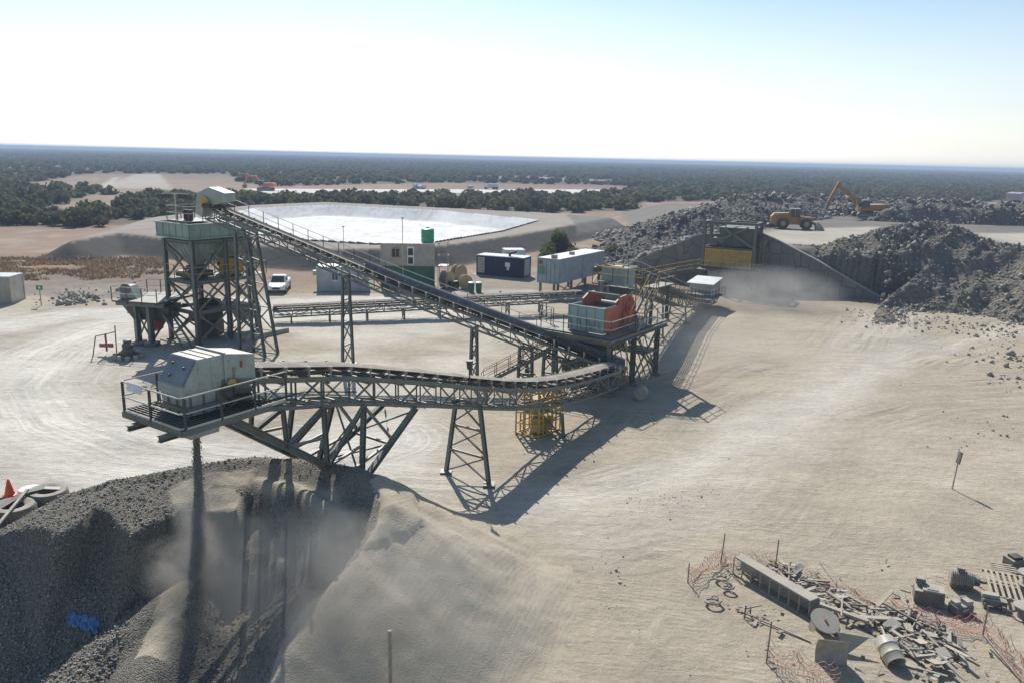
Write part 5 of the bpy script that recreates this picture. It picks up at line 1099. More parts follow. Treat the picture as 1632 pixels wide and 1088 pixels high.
# white cabin
T, L = boxthing('site_cabin', 'small white prefab cabin with a little window, behind the inclined conveyor trestle', 'cabin', G(506, 464), G(586, 464), 2.6, 2.65, M_whitec)
window(T, 1.95, 1.6, .75, .9); MB().box((L/2, 1.3, -.05), (L+.2, 2.9, .12)).build('base', M_conc, T); MB().box((-.3, 1.2, 1.9), (.5, .7, .5)).build('air_conditioner', M_galv, T)
# green container with cream cabin on top
Tg, Lg = boxthing('shipping_container', 'dark green corrugated container carrying the cream cabin', 'container', G(608, 460), G(691, 461), 2.44, 2.5, M_cgreen, roof=M_cgreen, corr=False)
for k in range(4): MB().beam((Lg+.01, .3+k*.6, .2), (Lg+.01, .3+k*.6, 2.3), .05).build('lock_bar', M_galv, Tg)
Tc, Lc = boxthing('site_office', 'cream cabin with window and glazed door, standing on the green container', 'cabin', G(608, 460), G(691, 461), 2.44, 2.55, M_cream, z0=2.62)
window(Tc, 1.65, 1.5, .95, 1.15, fr_=M_tan); dr = MB().box((3.35, -.03, 1.2), (.8, .06, 2.1)).build('door', M_white, Tc); MB().box((3.35, -.07, 1.65), (.55, .02, .8)).build('pane', M_glass, dr); MB().box((3.35, -.07, .65), (.55, .02, .75)).build('pane', M_glass, dr); MB().box((3.05, -.09, 1.1), (.04, .05, .14)).build('handle', M_steeld, dr)
p = Tc.location; th_ = Tc.rotation_euler.z
def onT(T, x, y, z): return rootmat(T) @ Vector((x, y, z))
q = onT(Tc, 5.25, 1.1, 2.68); tk = thing('water_tank', 'bright green plastic water tank on the roof of the cream cabin', 'water tank', q); MB().lathe((0, 0, 0), (0, 0, 1), [(0, 0), (0, .74), (.3, .76), (.32, .73), (.7, .76), (.72, .73), (1.1, .76), (1.15, .74), (1.5, .74), (1.6, .5), (1.62, 0)], 24).build('shell', M_tank, tk, False, True); MB().lathe((0, 0, 1.6), (0, 0, 1), [(0, .22), (.12, .22), (.12, 0)], 14).build('lid', M_tank, tk)
q = onT(Tc, 2.5, -.5, -2.6); am = thing('antenna_mast', 'thin tall antenna mast rising in front of the cream cabin', 'mast', (q.x, q.y, 0)); MB().tube((0, 0, 0), (0, 0, 8.2), .045, 6).build('pole', M_galv, am); MB().box((0, 0, 8.1), (.25, .1, .2)).build('aerial', M_galv, am)
q = D(547, 362, 106); am = thing('lamp_mast', 'shorter thin mast at the pond edge left of the cream cabin', 'mast', (q.x, q.y, H1(q.x, q.y))); MB().tube((0, 0, 0), (0, 0, 3.4), .04, 6).build('pole', M_galv, am); MB().box((0, 0, 3.4), (.3, .15, .15)).build('lamp', M_galv, am)
# scaffold stair on its right side
sc_ = thing('scaffold_stair', 'narrow scaffold stair tower at the right side of the cream cabin', 'stair tower', onT(Tg, Lg+.5, .3, 0)); mb = MB()
for x in (0, 1.1):
    for y in (0, 1.9): mb.beam((x, y, 0), (x, y, 5.4), .07)
for z in (1.2, 2.6, 3.8, 5.2): mb.beam((0, 0, z), (1.1, 0, z), .05); mb.beam((0, 1.9, z), (1.1, 1.9, z), .05); mb.beam((0, 0, z), (0, 1.9, z), .05); mb.beam((1.1, 0, z), (1.1, 1.9, z), .05)
mb.build('frame', M_scrap, sc_); mb = MB()
for k in range(9): mb.box((.55, .2+k*.2, .25+k*.28), (.8, .22, .04))
mb.box((.55, .95, 2.62), (1.1, 1.9, .05)); mb.build('tread', M_galv, sc_)
# blue container (generator)
Tb, Lb = boxthing('generator_container', 'dark blue generator container with a white roof and silver louvre', 'container', G(760, 438), G(834, 444), 2.5, 2.55, M_navy)
lv = MB().box((.6, -.03, 1.35), (.95, .05, 2.0)).build('louvre', M_galv, Tb); mb = MB()
for k in range(9): mb.box((.6, -.07, .55+k*.2), (.8, .04, .05))
mb.build('slats', M_steeld, lv); mb = MB(); mb.box((4.3, -.03, 1.6), (.7, .03, .55)); mb.box((4.35, -.03, 1.15), (.35, .03, .5)); mb.build('notice', M_white, Tb); MB().box((Lb+.02, 1.2, 1.3), (.05, 1.9, 2.1)).build('end_doors', M_cgrey, Tb)
mb = MB(); mb.tube((4.3, .7, 2.6), (4.3, .7, 3.1), .16, 12); mb.tube((4.3, .7, 3.0), (5.2, .7, 3.25), .16, 12); mb.build('exhaust', M_black, Tb)
o = MB().box((Lb/2, 1.2, -.05), (Lb+1.5, 3.0, .12)).build('concrete_pad', M_conc, Tb)
T2, L2 = boxthing('small_container', 'small white box container behind the blue generator container', 'container', Vector((G(806, 420).x, G(806, 420).y-7, 0)), Vector((G(838, 420).x-.3, G(838, 420).y-7, 0)), 2.2, 2.7, M_white)
# grey container on legs
gp0, gp1 = D(880, 443, 84), D(1, 1, 84); p0 = Vector((5.0, 86.5, 0)); p1 = Vector((11.6, 97.0, 0))
Tq = thing('raised_container', 'long blue-grey container standing on short steel legs behind the screen house', 'container', (p0.x, p0.y, 1.35)); dv = Vector((.53, .848, 0)); rz = math.atan2(dv.y, dv.x); Tq.rotation_euler = (0, 0, rz); LL, ww_ = 11.5, 4.3*.62
# local x runs away from the camera (length); end face is x=0
b = MB(); b.box((LL/2, ww_/2, 1.4), (LL, ww_, 2.7)); wp = b.build('wall_panels', M_cgrey, Tq); r = MB(); r.box((LL/2, ww_/2, 2.79), (LL+.05, ww_+.05, .08)); r.build('roof', M_white, Tq)
mb = MB(); mb.beam((-.03, 0, 0), (-.03, 0, 2.8), .12); mb.beam((-.03, ww_, 0), (-.03, ww_, 2.8), .12); mb.beam((-.03, 0, .05), (-.03, ww_, .05), .12); mb.beam((-.03, 0, 2.75), (-.03, ww_, 2.75), .12); mb.beam((5.8, -.03, .1), (5.8, -.03, 2.7), .1)
for k in range(4): mb.beam((-.05, ww_*(.2+.2*k), .1), (-.05, ww_*(.2+.2*k), 2.7), .05)
mb.build('door_bars', M_cgrey, Tq); MB().box((-.04, ww_*.8, 1.4), (.03, .6, .9)).build('notice', M_sign, Tq); MB().tube((-.02, ww_*.86, 2.3), (-.06, ww_*.86, 2.3), .22, 14).build('vent', M_steeld, Tq)
mb = MB(); mb.box((.6, ww_*.35, 2.95), (.6, .5, .5)); mb.box((5.0, ww_*.4, 2.95), (.5, .5, .4)); mb.build('roof_vent', M_scrap, Tq)
for x in (.3, 3.5, 7, 10.8):
    for y in (.2, ww_-.2): MB().beam((x, y, -1.4), (x, y, 0), .22).build('leg', M_steel, Tq)
mb = MB(); mb.beam((.3, .2, -1.3), (3.5, .2, -.1), .08); mb.beam((3.5, .2, -1.3), (.3, .2, -.1), .08); mb.beam((3.5, .2, -1.3), (7, .2, -.1), .08); mb.build('bracing', M_steel, Tq)
# left edge container
Te, Le = boxthing('storage_container', 'cream corrugated container cut off by the left edge of the view', 'container', Vector((G(19, 484).x-6, G(19, 484).y-.4, 0)), G(19, 484), 2.4, 2.6, M_cream)
# ---- yellow-tan cable machine and drums behind the ground conveyor
def drum(px, py, r, wd_, label, mat=M_tan, z=0, ax=(1, .35, 0), name='cable_drum', cat='cable drum'):
    p = G(px, py); T = thing(name, label, cat, (p.x, p.y, z)); a = Vector(ax).normalized(); c = Vector((0, 0, r))
    for s in (-1, 1): MB().lathe(c+a*(s*wd_/2-.05), a, [(0, 0), (0, r), (.1, r), (.1, 0)], 22).build('flange', mat, T)
    MB().tube(c-a*(wd_/2-.05), c+a*(wd_/2-.05), r*.62, 18).build('core', M_scrapd, T, False, True); return T
drum(712, 459, 1.0, .9, 'tan cable drum standing left of the two others beside the green container', ax=(1, -.5, 0)); drum(731, 449, 1.05, .8, 'largest tan cable drum, at the back of the three', ax=(1, -.9, 0)); drum(741, 461, .85, .6, 'tan cable drum nearest the green bins', ax=(.4, -1, 0))
p = G(724, 461); T = thing('welding_trailer', 'small black trailer with white mudguards in front of the cable drums', 'trailer', p, .4); mb = MB(); mb.box((0, 0, .65), (1.2, .7, .6)); mb.build('engine_box', M_black, T); mb = MB(); mb.beam((-1.2, 0, .35), (.7, 0, .35), .08); mb.beam((-.9, .3, .1), (-.4, .1, .6), .08); mb.build('drawbar', M_white, T)
for s in (-1, 1): MB().tube((.1, s*.45, .28), (.1, s*.6, .28), .28, 14).build('wheel', M_tyre, T)
for px, lab in ((751, 'dark green wheelie bin with white lid, left of the pair'), (763, 'dark green wheelie bin with white lid, right of the pair')):
    p = G(px, 466); T = thing('waste_bin', lab, 'bin', p, 0, 'bins behind the ground conveyor'); MB().lathe((0, 0, 0), (0, 0, 1), [(0, 0), (0, .3), (1.05, .36), (1.05, 0)], 16).build('body', M_cgreen, T, False, True); MB().lathe((0, 0, 1.06), (0, 0, 1), [(0, .39), (.1, .38), (.16, .2), (.16, 0)], 16).build('lid', M_white, T)
# ---- vehicles
def loft(sections, m=None):       # list of (x, [(y,z)...]) closed rings
    mb = m or MB(); k0 = len(mb.v); n = len(sections[0][1])
    for x, ring in sections: mb.v += [Vector((x, y, z)) for y, z in ring]
    for i in range(len(sections)-1):
        for j in range(n): a = k0+i*n+j; b = k0+i*n+(j+1) % n; mb.f.append((a, b, b+n, a+n))
    mb.f.append(tuple(k0+j for j in reversed(range(n)))); mb.f.append(tuple(k0+(len(sections)-1)*n+j for j in range(n))); return mb
def pickup(label, loc, rz, name='pickup_truck', cat='pickup'):
    T = thing(name, label, cat, loc, rz)
    def ring(w, z0, z1, c=.12): return [(-w, z0), (w, z0), (w, z1-c), (w-c, z1), (-w+c, z1), (-w, z1-c)]
    loft([(-2.6, ring(.85, .5, 1.0)), (-2.5, ring(.92, .42, 1.12)), (-.6, ring(.93, .4, 1.12)), (1.1, ring(.93, .4, 1.1)), (2.2, ring(.9, .4, .98)), (2.6, ring(.78, .45, .8))]).build('body', M_white, T, False, False)
    loft([(-.75, ring(.85, 1.1, 1.14)), (-.55, ring(.78, 1.1, 1.74)), (.55, ring(.76, 1.1, 1.76)), (1.35, ring(.85, 1.06, 1.12))]).build('cab', M_white, T)
    g = MB(); g.hexa([(1.36, -.72, 1.14), (1.36, .72, 1.14), (1.33, .72, 1.14), (1.33, -.72, 1.14)], [(.66, -.62, 1.69), (.66, .62, 1.69), (.6, .62, 1.69), (.6, -.62, 1.69)]); g.build('windscreen', M_glass, T)
    for s in (-1, 1): MB().box((.1, s*.83, 1.42), (1.2, .05, .38)).build('side_window', M_glass, T); MB().box((2.52, s*.6, .78), (.12, .3, .16)).build('headlight', M_galv, T); MB().box((1.0, s*1.02, 1.15), (.12, .2, .16)).build('wing_mirror', M_white, T)
    MB().box((2.6, 0, .62), (.06, .8, .2)).build('grille', M_black, T)
    for x in (-1.6, 1.65):
        for s in (-1, 1):
            wl = MB(); wl.lathe((x, s*.7, .38), (0, s, 0), [(0, 0), (0, .36), (.03, .38), (.23, .38), (.26, .35), (.26, 0)], 18); wo_ = wl.build('wheel', M_tyre, T, False, True); MB().tube((x, s*.955, .38), (x, s*.97, .38), .2, 12).build('rim', M_galv, wo_)
    return T
p = G(446, 463); pickup('white pickup parked facing the camera beside the bin tower', (p.x, p.y, 0), R(-82))
# wheel loader
def loader(label, loc, rz):
    T = thing('wheel_loader', label, 'wheel loader', loc, rz); m = M_mach
    mb = MB(); mb.prism([(-4.0, 1.0), (-4.1, 2.0), (-3.6, 2.6), (-1.2, 2.75), (-1.0, 1.5), (-1.6, .9)], lambda u, v, q: Vector((u, q, v)), -.95, .95); mb.build('engine_hood', m, T)
    mb = MB(); mb.prism([(-1.1, .8), (-1.1, 1.9), (.6, 1.9), (1.8, 1.5), (2.2, 1.0), (1.2, .7)], lambda u, v, q: Vector((u, q, v)), -.6, .6)
    for s in (-1, 1): mb.prism([(.55, 1.6), (.8, 2.1), (2.6, 2.1), (2.9, 1.6), (2.7, 1.6), (2.45, 1.95), (.95, 1.95), (.75, 1.6)], lambda u, v, q: Vector((u, q, v)), s*.75, s*1.4); mb.prism([(-3.2, 1.6), (-2.9, 2.1), (-1.2, 2.1), (-.9, 1.6), (-1.1, 1.6), (-1.35, 1.95), (-2.75, 1.95), (-3.0, 1.6)], lambda u, v, q: Vector((u, q, v)), s*.96, s*1.4)
    mb.build('chassis', m, T)
    mb = MB(); mb.hexa([(-1.0, -.75, 1.9), (.7, -.75, 1.9), (.7, .75, 1.9), (-1.0, .75, 1.9)], [(-.9, -.7, 3.35), (.45, -.7, 3.35), (.45, .7, 3.35), (-.9, .7, 3.35)]); cb = mb.build('cab', M_glass, T)
    mb = MB(); 
    for x0, x1 in ((-1.0, -.9), (.7, .45), (-.15, -.2)):
        for s in (-1, 1): mb.beam((x0, s*.77, 1.9), (x1, s*.72, 3.35), .09)
    mb.beam((-1.05, 0, 1.95), (.75, 0, 1.95), 1.6, .12); mb.build('cab_frame', m, cb); MB().box((-.2, 0, 3.42), (1.7, 1.6, .12)).build('cab_roof', M_whitec, cb)
    for x in (-2.05, 1.75):
        for s in (-1, 1):
            wl = MB(); wl.lathe((x, s*.75, .92), (0, s, 0), [(0, 0), (0, .78), (.08, .92), (.55, .92), (.63, .8), (.63, .5), (.5, .45), (.5, 0)], 24); w2 = wl.build('wheel', M_tyre, T, False, True); MB().lathe((x, s*1.24, .92), (0, s, 0), [(0, .45), (.08, .42), (.1, .15), (.14, 0)], 16).build('rim', M_tan, w2)
    mb = MB()
    for s in (-1, 1): mb.beam((1.2, s*.45, 1.9), (3.4, s*.45, .85), .16, .34); mb.beam((.9, s*.3, 1.2), (2.6, s*.4, 1.3), .12)
    mb.beam((2.0, 0, 1.9), (3.5, 0, 1.5), .14); mb.build('lift_arm', M_scrapd, T)
    mb = MB(); o_ = [(3.3, .15), (3.3, 1.35), (3.45, 1.4), (3.6, .4), (4.6, .12), (4.7, .02), (3.6, .02)]; mb.prism(o_, lambda u, v, q: Vector((u, q, v)), -1.5, 1.5)
    for s in (-1, 1): mb.prism([(3.4, .1), (3.35, 1.35), (3.9, 1.15), (4.7, .1)], lambda u, v, q: Vector((u, q, v)), s*1.5, s*1.55)
    mb.build('bucket', M_scrap, T); return T
p = G(1266, 365, PADZ); loader('dusty orange wheel loader with its bucket down on the raised pad', (p.x, p.y, H1(p.x, p.y)), R(-12)).scale = (.9, .9, .9)
def excavator(label, loc, rz, m, sc=1., boom=None, name='excavator'):
    T = thing(name, label, 'excavator', loc, rz); T.scale = (sc,)*3
    for s in (-1, 1):
        mb = MB(); mb.prism([(-2.4, .35), (-2.1, .05), (2.1, .05), (2.4, .35), (2.4, .7), (2.1, 1.0), (-2.1, 1.0), (-2.4, .7)], lambda u, v, q: Vector((u, q, v)), s*1.0, s*1.6); tr_ = mb.build('track', M_scrapd, T); MB().beam((-1.9, s*1.62, .5), (1.9, s*1.62, .5), .06, .35).build('track_frame', M_conc, tr_)
    MB().box((0, 0, .75), (1.6, 2.0, .7)).build('undercarriage', M_scrapd, T)
    mb = MB(); mb.prism([(-2.9, 1.25), (-3.0, 2.1), (-2.6, 2.5), (.6, 2.35), (1.7, 1.9), (1.8, 1.25)], lambda u, v, q: Vector((u, q, v)), -1.4, 1.4); mb.tube((0, 0, 1.0), (0, 0, 1.3), .8, 18); mb.build('house', m, T)
    MB().box((-2.75, 0, 1.75), (.7, 2.85, .9)).build('counterweight', M_scrapd if m is M_mach else m, T)
    mb = MB(); mb.hexa([(.3, .55, 1.9), (1.95, .55, 1.6), (1.95, 1.42, 1.6), (.3, 1.42, 1.9)], [(.4, .6, 3.1), (1.5, .6, 3.1), (1.5, 1.38, 3.1), (.4, 1.38, 3.1)]); cb = mb.build('cab', M_glass, T); MB().box((.95, .99, 3.15), (1.3, .95, .1)).build('cab_roof', M_whitec, cb)
    boom = boom or [(1.2, 1.9), (3.4, 4.6), (6.0, 5.6)]
    P_ = [Vector((u, 0, v)) for u, v in boom[:3]]; mb = MB(); mb.beam(P_[0], P_[1], .5, .75, up=Z); mb.beam(P_[1], P_[2], .46, .6, up=Z); mb.tube(P_[1]-Vector((0, .3, 0)), P_[1]+Vector((0, .3, 0)), .4, 12); bm = mb.build('boom', m, T)
    mb = MB()
    for s in (-1, 1): mb.tube(P_[0]+Vector((.6, s*.38, -.3)), P_[0].lerp(P_[1], .75)+Vector((0, s*.35, 0)), .09, 8)
    mb.build('boom_cylinder', M_galv, bm)
    Sk = boom[3] if len(boom) > 3 else (6.9, 2.6); s1 = Vector((Sk[0], 0, Sk[1])); mb = MB(); up_ = (P_[2]-s1).normalized(); mb.beam(P_[2]+up_*.7, s1, .36, .5, up=(1, 0, .2)); mb.build('stick', m, T)
    return T, s1, P_
p = G(1382, 349, PADZ); T, s1, P_ = excavator('orange excavator on the rock heap with a raised arm and hydraulic breaker', (p.x, p.y, H1(p.x, p.y)+.2), R(178), M_mach, 1.05, [(1.2, 1.9), (3.0, 3.6), (5.9, 5.6), (7.2, 2.7)])
mb = MB(); mb.beam(s1, s1+Vector((.3, 0, -1.4)), .42, .42); mb.tube(s1+Vector((.3, 0, -1.4)), s1+Vector((.5, 0, -2.6)), .09, 8); mb.build('hydraulic_breaker', M_scrapd, T)
p = G(424, 304); T, s1, P_ = excavator('bright orange excavator far off beside the pale road', (p.x, p.y, 0), R(176), M_mach2, 1.25, [(1.2, 1.9), (3.2, 4.2), (6.0, 4.4), (6.9, 1.8)])
mb = MB(); mb.prism([(0, 0), (.9, -.2), (1.0, -1.1), (.2, -1.2), (-.3, -.6)], lambda u, v, q: s1+Vector((u-.4, q, v)), -.6, .6); mb.build('bucket', M_scrapd, T)
def dumper(label, loc, rz, m=M_whitec):
    T = thing('dump_truck', label, 'truck', loc, rz); MB().box((0, 0, .9), (7, 1.0, .3)).build('chassis', M_scrapd, T)
    mb = MB(); mb.hexa([(-3.4, -1.2, 1.2), (1.0, -1.2, 1.2), (1.0, 1.2, 1.2), (-3.4, 1.2, 1.2)], [(-4.0, -1.3, 2.6), (1.4, -1.3, 2.8), (1.4, 1.3, 2.8), (-4.0, 1.3, 2.6)]); mb.build('tipping_body', m, T)
    loft([(1.7, [(-1.15, .7), (1.15, .7), (1.15, 2.6), (-1.15, 2.6)]), (3.2, [(-1.15, .7), (1.15, .7), (1.15, 2.5), (-1.15, 2.5)]), (3.5, [(-1.1, .7), (1.1, .7), (1.1, 1.6), (-1.1, 1.6)])]).build('cab', M_white, T); MB().box((3.38, 0, 1.95), (.3, 1.9, .7)).build('windscreen', M_glass, T)
    for x in (-2.6, -1.2, 2.6):
        for s in (-1, 1): MB().tube((x, s*.85, .55), (x, s*1.2, .55), .55, 16).build('wheel', M_tyre, T)
    return T
p = G(783, 302); dumper('white truck far away on the pale road behind the pond', (p.x, p.y, 0), R(170)); p = D(1618, 322, 172); dumper('white dump truck on the far rock ridge at the right edge', (p.x, p.y, 7.4), R(50))
for k, (a, b) in enumerate(((664, 301), (673, 301.5), (750, 301))):
    p = G(a, b); T = thing('dumped_boulder', ['pale boulder left of its twin beside the far road', 'pale boulder right of its twin beside the far road', 'lone pale boulder beside the far road'][k], 'boulder', p); mb = MB(); mb.rock((0, 0, .9), 2.2); mb.build('boulder_stone', M_whitec, T)
# ================================================================ YARD BITS, left
p = G(165, 575); a, b = G(148, 568), G(186, 562)
T = thing('swing_frame', 'thin steel frame with a red plate hanging in it, left of the pump', 'steel frame', a); mb = MB(); ta, tb_ = a+Vector((.35, 0, 1.55)), b+Vector((0, 0, 1.6)); mb.beam(a, ta, .06); mb.beam(b, tb_+Vector((.05, 0, .5)), .06); mb.beam(ta, tb_, .06); mb.beam(a, a+Vector((.8, .3, 0)), .05); mb.build('frame', M_steeld, T, True)
c = ta.lerp(tb_, .5); mb = MB(); mb.beam(c, c-Z*1.3, .1); mb.build('hanger', M_steeld, T, True); MB().box(c-Z*.85, (1.0, .12, .28)).build('red_plate', M_red, T, True)
p = G(205, 571); T = thing('mud_pump', 'dark round pump standing on a low ring of steel blocks in the tower shadow', 'pump', p); MB().lathe((0, 0, .25), (0, 0, 1), [(0, .5), (.35, .5), (.5, .35), (.8, .4), (.95, .25), (1.15, .3), (1.2, 0)], 18).build('pump_body', M_steeld, T, False, True)
for k in range(10): a = k*.63; MB().box((.95*math.cos(a), .8*math.sin(a), .18), (.3, .2, .36)).build('steel_block', M_scrap, T)
p = G(66, 487); T = thing('roadside_sign', 'small green sign on a post by the haul road', 'sign', p); MB().tube((0, 0, 0), (0, 0, 1.6), .05, 8).build('post', M_scrap, T); MB().box((0, 0, 1.75), (.62, .04, .45)).build('sign_plate', M_sign, T); MB().box((0, -.03, 1.75), (.2, .02, .2)).build('symbol', M_white, T)
p = G(838, 600); p = Vector((1.1, 52.8, 0)); T = thing('valve_stand', 'small black valve pump standing on the sand beside the conveyor columns', 'pump', p); MB().lathe((0, 0, 0), (0, 0, 1), [(0, .35), (.25, .35), (.3, .18), (.75, .16), (.8, .28), (.9, .1), (1.2, .06), (1.2, 0)], 12).build('valve_body', M_steeld, T); mb = MB(); mb.tube((-.6, 0, .35), (.6, 0, .35), .08, 8); mb.build('pipe', M_steeld, T)
# tyres + cone + hose
def tyre(px, py, r, label, tilt=(0.05, 0, 1), z=0):
    p = G(px, py); T = thing('scrap_tyre', label, 'tyre', (p.x, p.y, .02+z), 0); prof = [(0, r*.55), (0, r*.9), (r*.12, r), (r*.46, r), (r*.6, r*.9), (r*.62, r*.6), (r*.54, r*.48), (r*.08, r*.42), (0, r*.55)]
    o = MB().lathe((0, 0, 0), tilt, prof, 40).build('tread_ring', M_tyreold, T, False, True); mb = MB()
    for k in range(40):
        a = k*math.pi/20; ca, sa = math.cos(a), math.sin(a); mb.beam((ca*r*.97, sa*r*.97, r*.36), (ca*r*1.03, sa*r*1.03, r*.05), .055)
    mb.build('tread_lugs', M_tyreold, o); return T
tyre(76, 797, .82, 'big worn tyre lying flat, partly buried by the gravel heap'); tyre(22, 822, .86, 'big worn tyre at the left edge under a strip of rubber')
def strip(name, label, pts, w, t, mat, cat):
    mb = MB()
    for a, b in zip(pts[:-1], pts[1:]): mb.beam(a, b, w, t)
    o = mb.build(name, mat); return tag(o, label, cat)
def gp(px, py, z): return G(px, py, z)
strip('conveyor_belt_strip', 'black curved rubber strip lying over the back of the big tyres', [gp(-6, 812, .5), gp(22, 795, .55), gp(45, 783, .6), gp(70, 777, .6), gp(96, 778, .5)], .3, .06, M_black, 'rubber strip')
strip('steel_bar', 'dark bar leaning across the big tyre at the left edge', [gp(-5, 838, .5), gp(44, 779, .75)], .12, .08, M_scrapd, 'bar')
p = G(17, 797, 0); p = Vector((p.x, p.y, .25)); T = thing('traffic_cone', 'bright orange cone-shaped marker behind the big tyres', 'cone', p); MB().lathe((0, 0, 0), (0, 0, 1), [(0, .27), (.04, .27), (.06, .21), (.75, .04), (.76, 0)], 16).build('cone_body', M_cone, T, False, True); MB().box((0, 0, -.1), (.55, .55, .2)).build('base', M_black, T)
p = G(48, 780); T = thing('plastic_drum_lid', 'small white plastic lid lying on the sand behind the tyres', 'lid', p); MB().lathe((0, 0, 0), (0, 0, 1), [(0, 0), (0, .45), (.08, .45), (.1, .3), (.1, 0)], 18).build('lid_shell', M_white, T)
# blue tarpaulin on the dug-out face
def onpile(px, py):
    a_, b_, c_2 = ray(px, py)
    for k in range(400):
        t = (15+k*.03)/b_; x, y, z = a_*t, b_*t, HC+c_2*t
        if z <= P1(x, y): return Vector((x, y, z))
    return G(px, py)
mb = MB(); nx, ny = 14, 9; tq = onpile(134, 990)
for j in range(ny+1):
    for i in range(nx+1):
        x, y = tq.x-.5+i*1.0/nx+.05*math.sin(j), tq.y-.14+j*.3/ny-.1*i/nx+.03*math.sin(i*1.3); mb.v.append(Vector((x, y, P1(x, y)+.05+.05*math.sin(i*2.4+j*.5))))
for j in range(ny):
    for i in range(nx): a = j*(nx+1)+i; mb.f.append((a, a+1, a+nx+2, a+nx+1))
o = mb.build('tarpaulin', M_tarp, smooth=True); o.modifiers.new('t', 'SOLIDIFY').thickness = .02; tag(o, 'crumpled blue tarpaulin lying in the shadow at the foot of the stockpile', 'tarpaulin')
# posts
def post(px, py, h, r, label, mat=M_scrap, lean=(0, 0), plate=False, name='marker_post', z=None):
    p = G(px, py) if z is None else D(px, py, z); T = thing(name, label, 'post', p); t = Vector((lean[0], lean[1], h)); MB().beam((0, 0, -.3), t, r*2).build('stake', mat, T)
    if plate: MB().box(t-Z*.25, (.07, .28, .6), Matrix.Rotation(.12, 3, 'Y')).build('marker_plate', M_scrapd, T)
post(1517, 778, 1.85, .025, 'lone thin post with a narrow plate standing on the open sand', lean=(.12, 0), plate=True)
sk = D(621, 1004, 19.0); zb = P1(sk.x, 19.0); T = thing('timber_stake', 'weathered timber stake standing in the sand heap at the bottom of the view', 'post', (sk.x, 19.0, zb-.3)); MB().beam((0, 0, 0), (0, 0, sk.z-zb+.3), .09, .07).build('stake', M_wood, T)
# ================================================================ SCRAP YARD bottom right
def netfence(px_pts, h, label, mat, sag=.25, name='barrier_netting'):
    P_ = [G(a, b) for a, b in px_pts]; mb = MB()
    for a, b in zip(P_[:-1], P_[1:]):
        L = (b-a).length; nx = int(L/.13); nz = 6
        def q(i, j):
            t = i/nx; hh = h*(1-sag*math.sin(math.pi*t)-.25*abs(math.sin(i*.7))); c = a.lerp(b, t); return Vector((c.x+.1*math.sin(i*.5+j), c.y+.12*math.sin(i*.31+j*.8), .02+hh*j/nz))
        for i in range(nx+1):
            for j in range(nz):
                mb.beam(q(i, j), q(i, j+1), .012, .008)
        for j in range(nz+1):
            for i in range(nx): mb.beam(q(i, j), q(i+1, j), .016, .008)
    return mb, P_[0]
def net(px_pts, h, label, mat, sag=.25):
    mb, p = netfence(px_pts, h, label, mat, sag); o = mb.build('barrier_netting', mat); tag(o, label, 'barrier netting')
net([(1096, 928), (1150, 897), (1235, 905)], .75, 'faded orange barrier netting along the far left corner of the scrap yard', M_net)
net([(1235, 905), (1300, 925), (1362, 952), (1420, 975)], .45, 'sagging faded netting strip behind the heap of scrap', M_net, .5)
net([(1420, 975), (1490, 1000), (1566, 1010)], .7, 'bright red barrier netting bunched beside the dark motors', M_netr, .15)
net([(1222, 1056), (1270, 1075), (1330, 1095)], .95, 'pinkish netting hanging from the post at the front of the scrap yard', M_net, .2)
net([(1566, 1010), (1600, 1050), (1640, 1100)], .9, 'loose netting at the right side of the scrap yard', M_net, .2)
for px, py, h, lab, ln in ((1096, 928, .8, 'short fence stake at the left corner of the netting', (0, 0)), (1148, 897, 1.25, 'taller thin fence stake at the back left of the scrap yard', (.08, 0)), (1235, 906, 1.2, 'thin fence stake behind the long white beam', (.05, .05)), (1221, 1056, 1.45, 'front fence stake holding the pinkish netting', (.03, 0)), (1566, 1012, 1.1, 'rusty fence stake at the red netting beside the motors', (.02, 0))):
    post(px, py, h, .018, lab, M_scrapd, ln, name='fence_stake')
post(1570, 1014, .01, .001, 'x') if False else None
strip('fallen_pole', 'long dark pole lying on the sand at the right of the scrap yard', [G(1568, 1012, .3), G(1626, 1082, .05)], .05, .05, M_scrapd, 'pole')
# long pale box beam
a, b = G(1168, 912), G(1288, 985); T = thing('box_beam', 'long pale sheet-metal box beam lying propped on its side across the scrap', 'beam', a); up = Z*.62; nn = Vector((b.y-a.y, a.x-b.x, 0)).normalized(); mb = MB(); mb.hexa([a+up, b+up, b+up-nn*.45, a+up-nn*.45], [a+up+Z*.06, b+up+Z*.06, b+up-nn*.45+Z*.06, a+up-nn*.45+Z*.06]); mb.build('top_face', M_conc, T, True); mb = MB(); mb.hexa([a-nn*.4+Z*.02, b-nn*.4+Z*.02, b-nn*.45+Z*.02, a-nn*.45+Z*.02], [a-nn*.4+up, b-nn*.4+up, b-nn*.45+up, a-nn*.45+up])
for k in range(9): q = a.lerp(b, k/8); mb.beam(q, q+up, .04)
mb.beam(a, b, .05); mb.build('web', M_scrap, T, True); MB().hexa([b, b-nn*.45, b-nn*.45+(b-a).normalized()*.05, b+(b-a).normalized()*.05], [v_+up for v_ in (b, b-nn*.45, b-nn*.45+(b-a).normalized()*.05, b+(b-a).normalized()*.05)]).build('end_plate', M_scrapd, T, True)
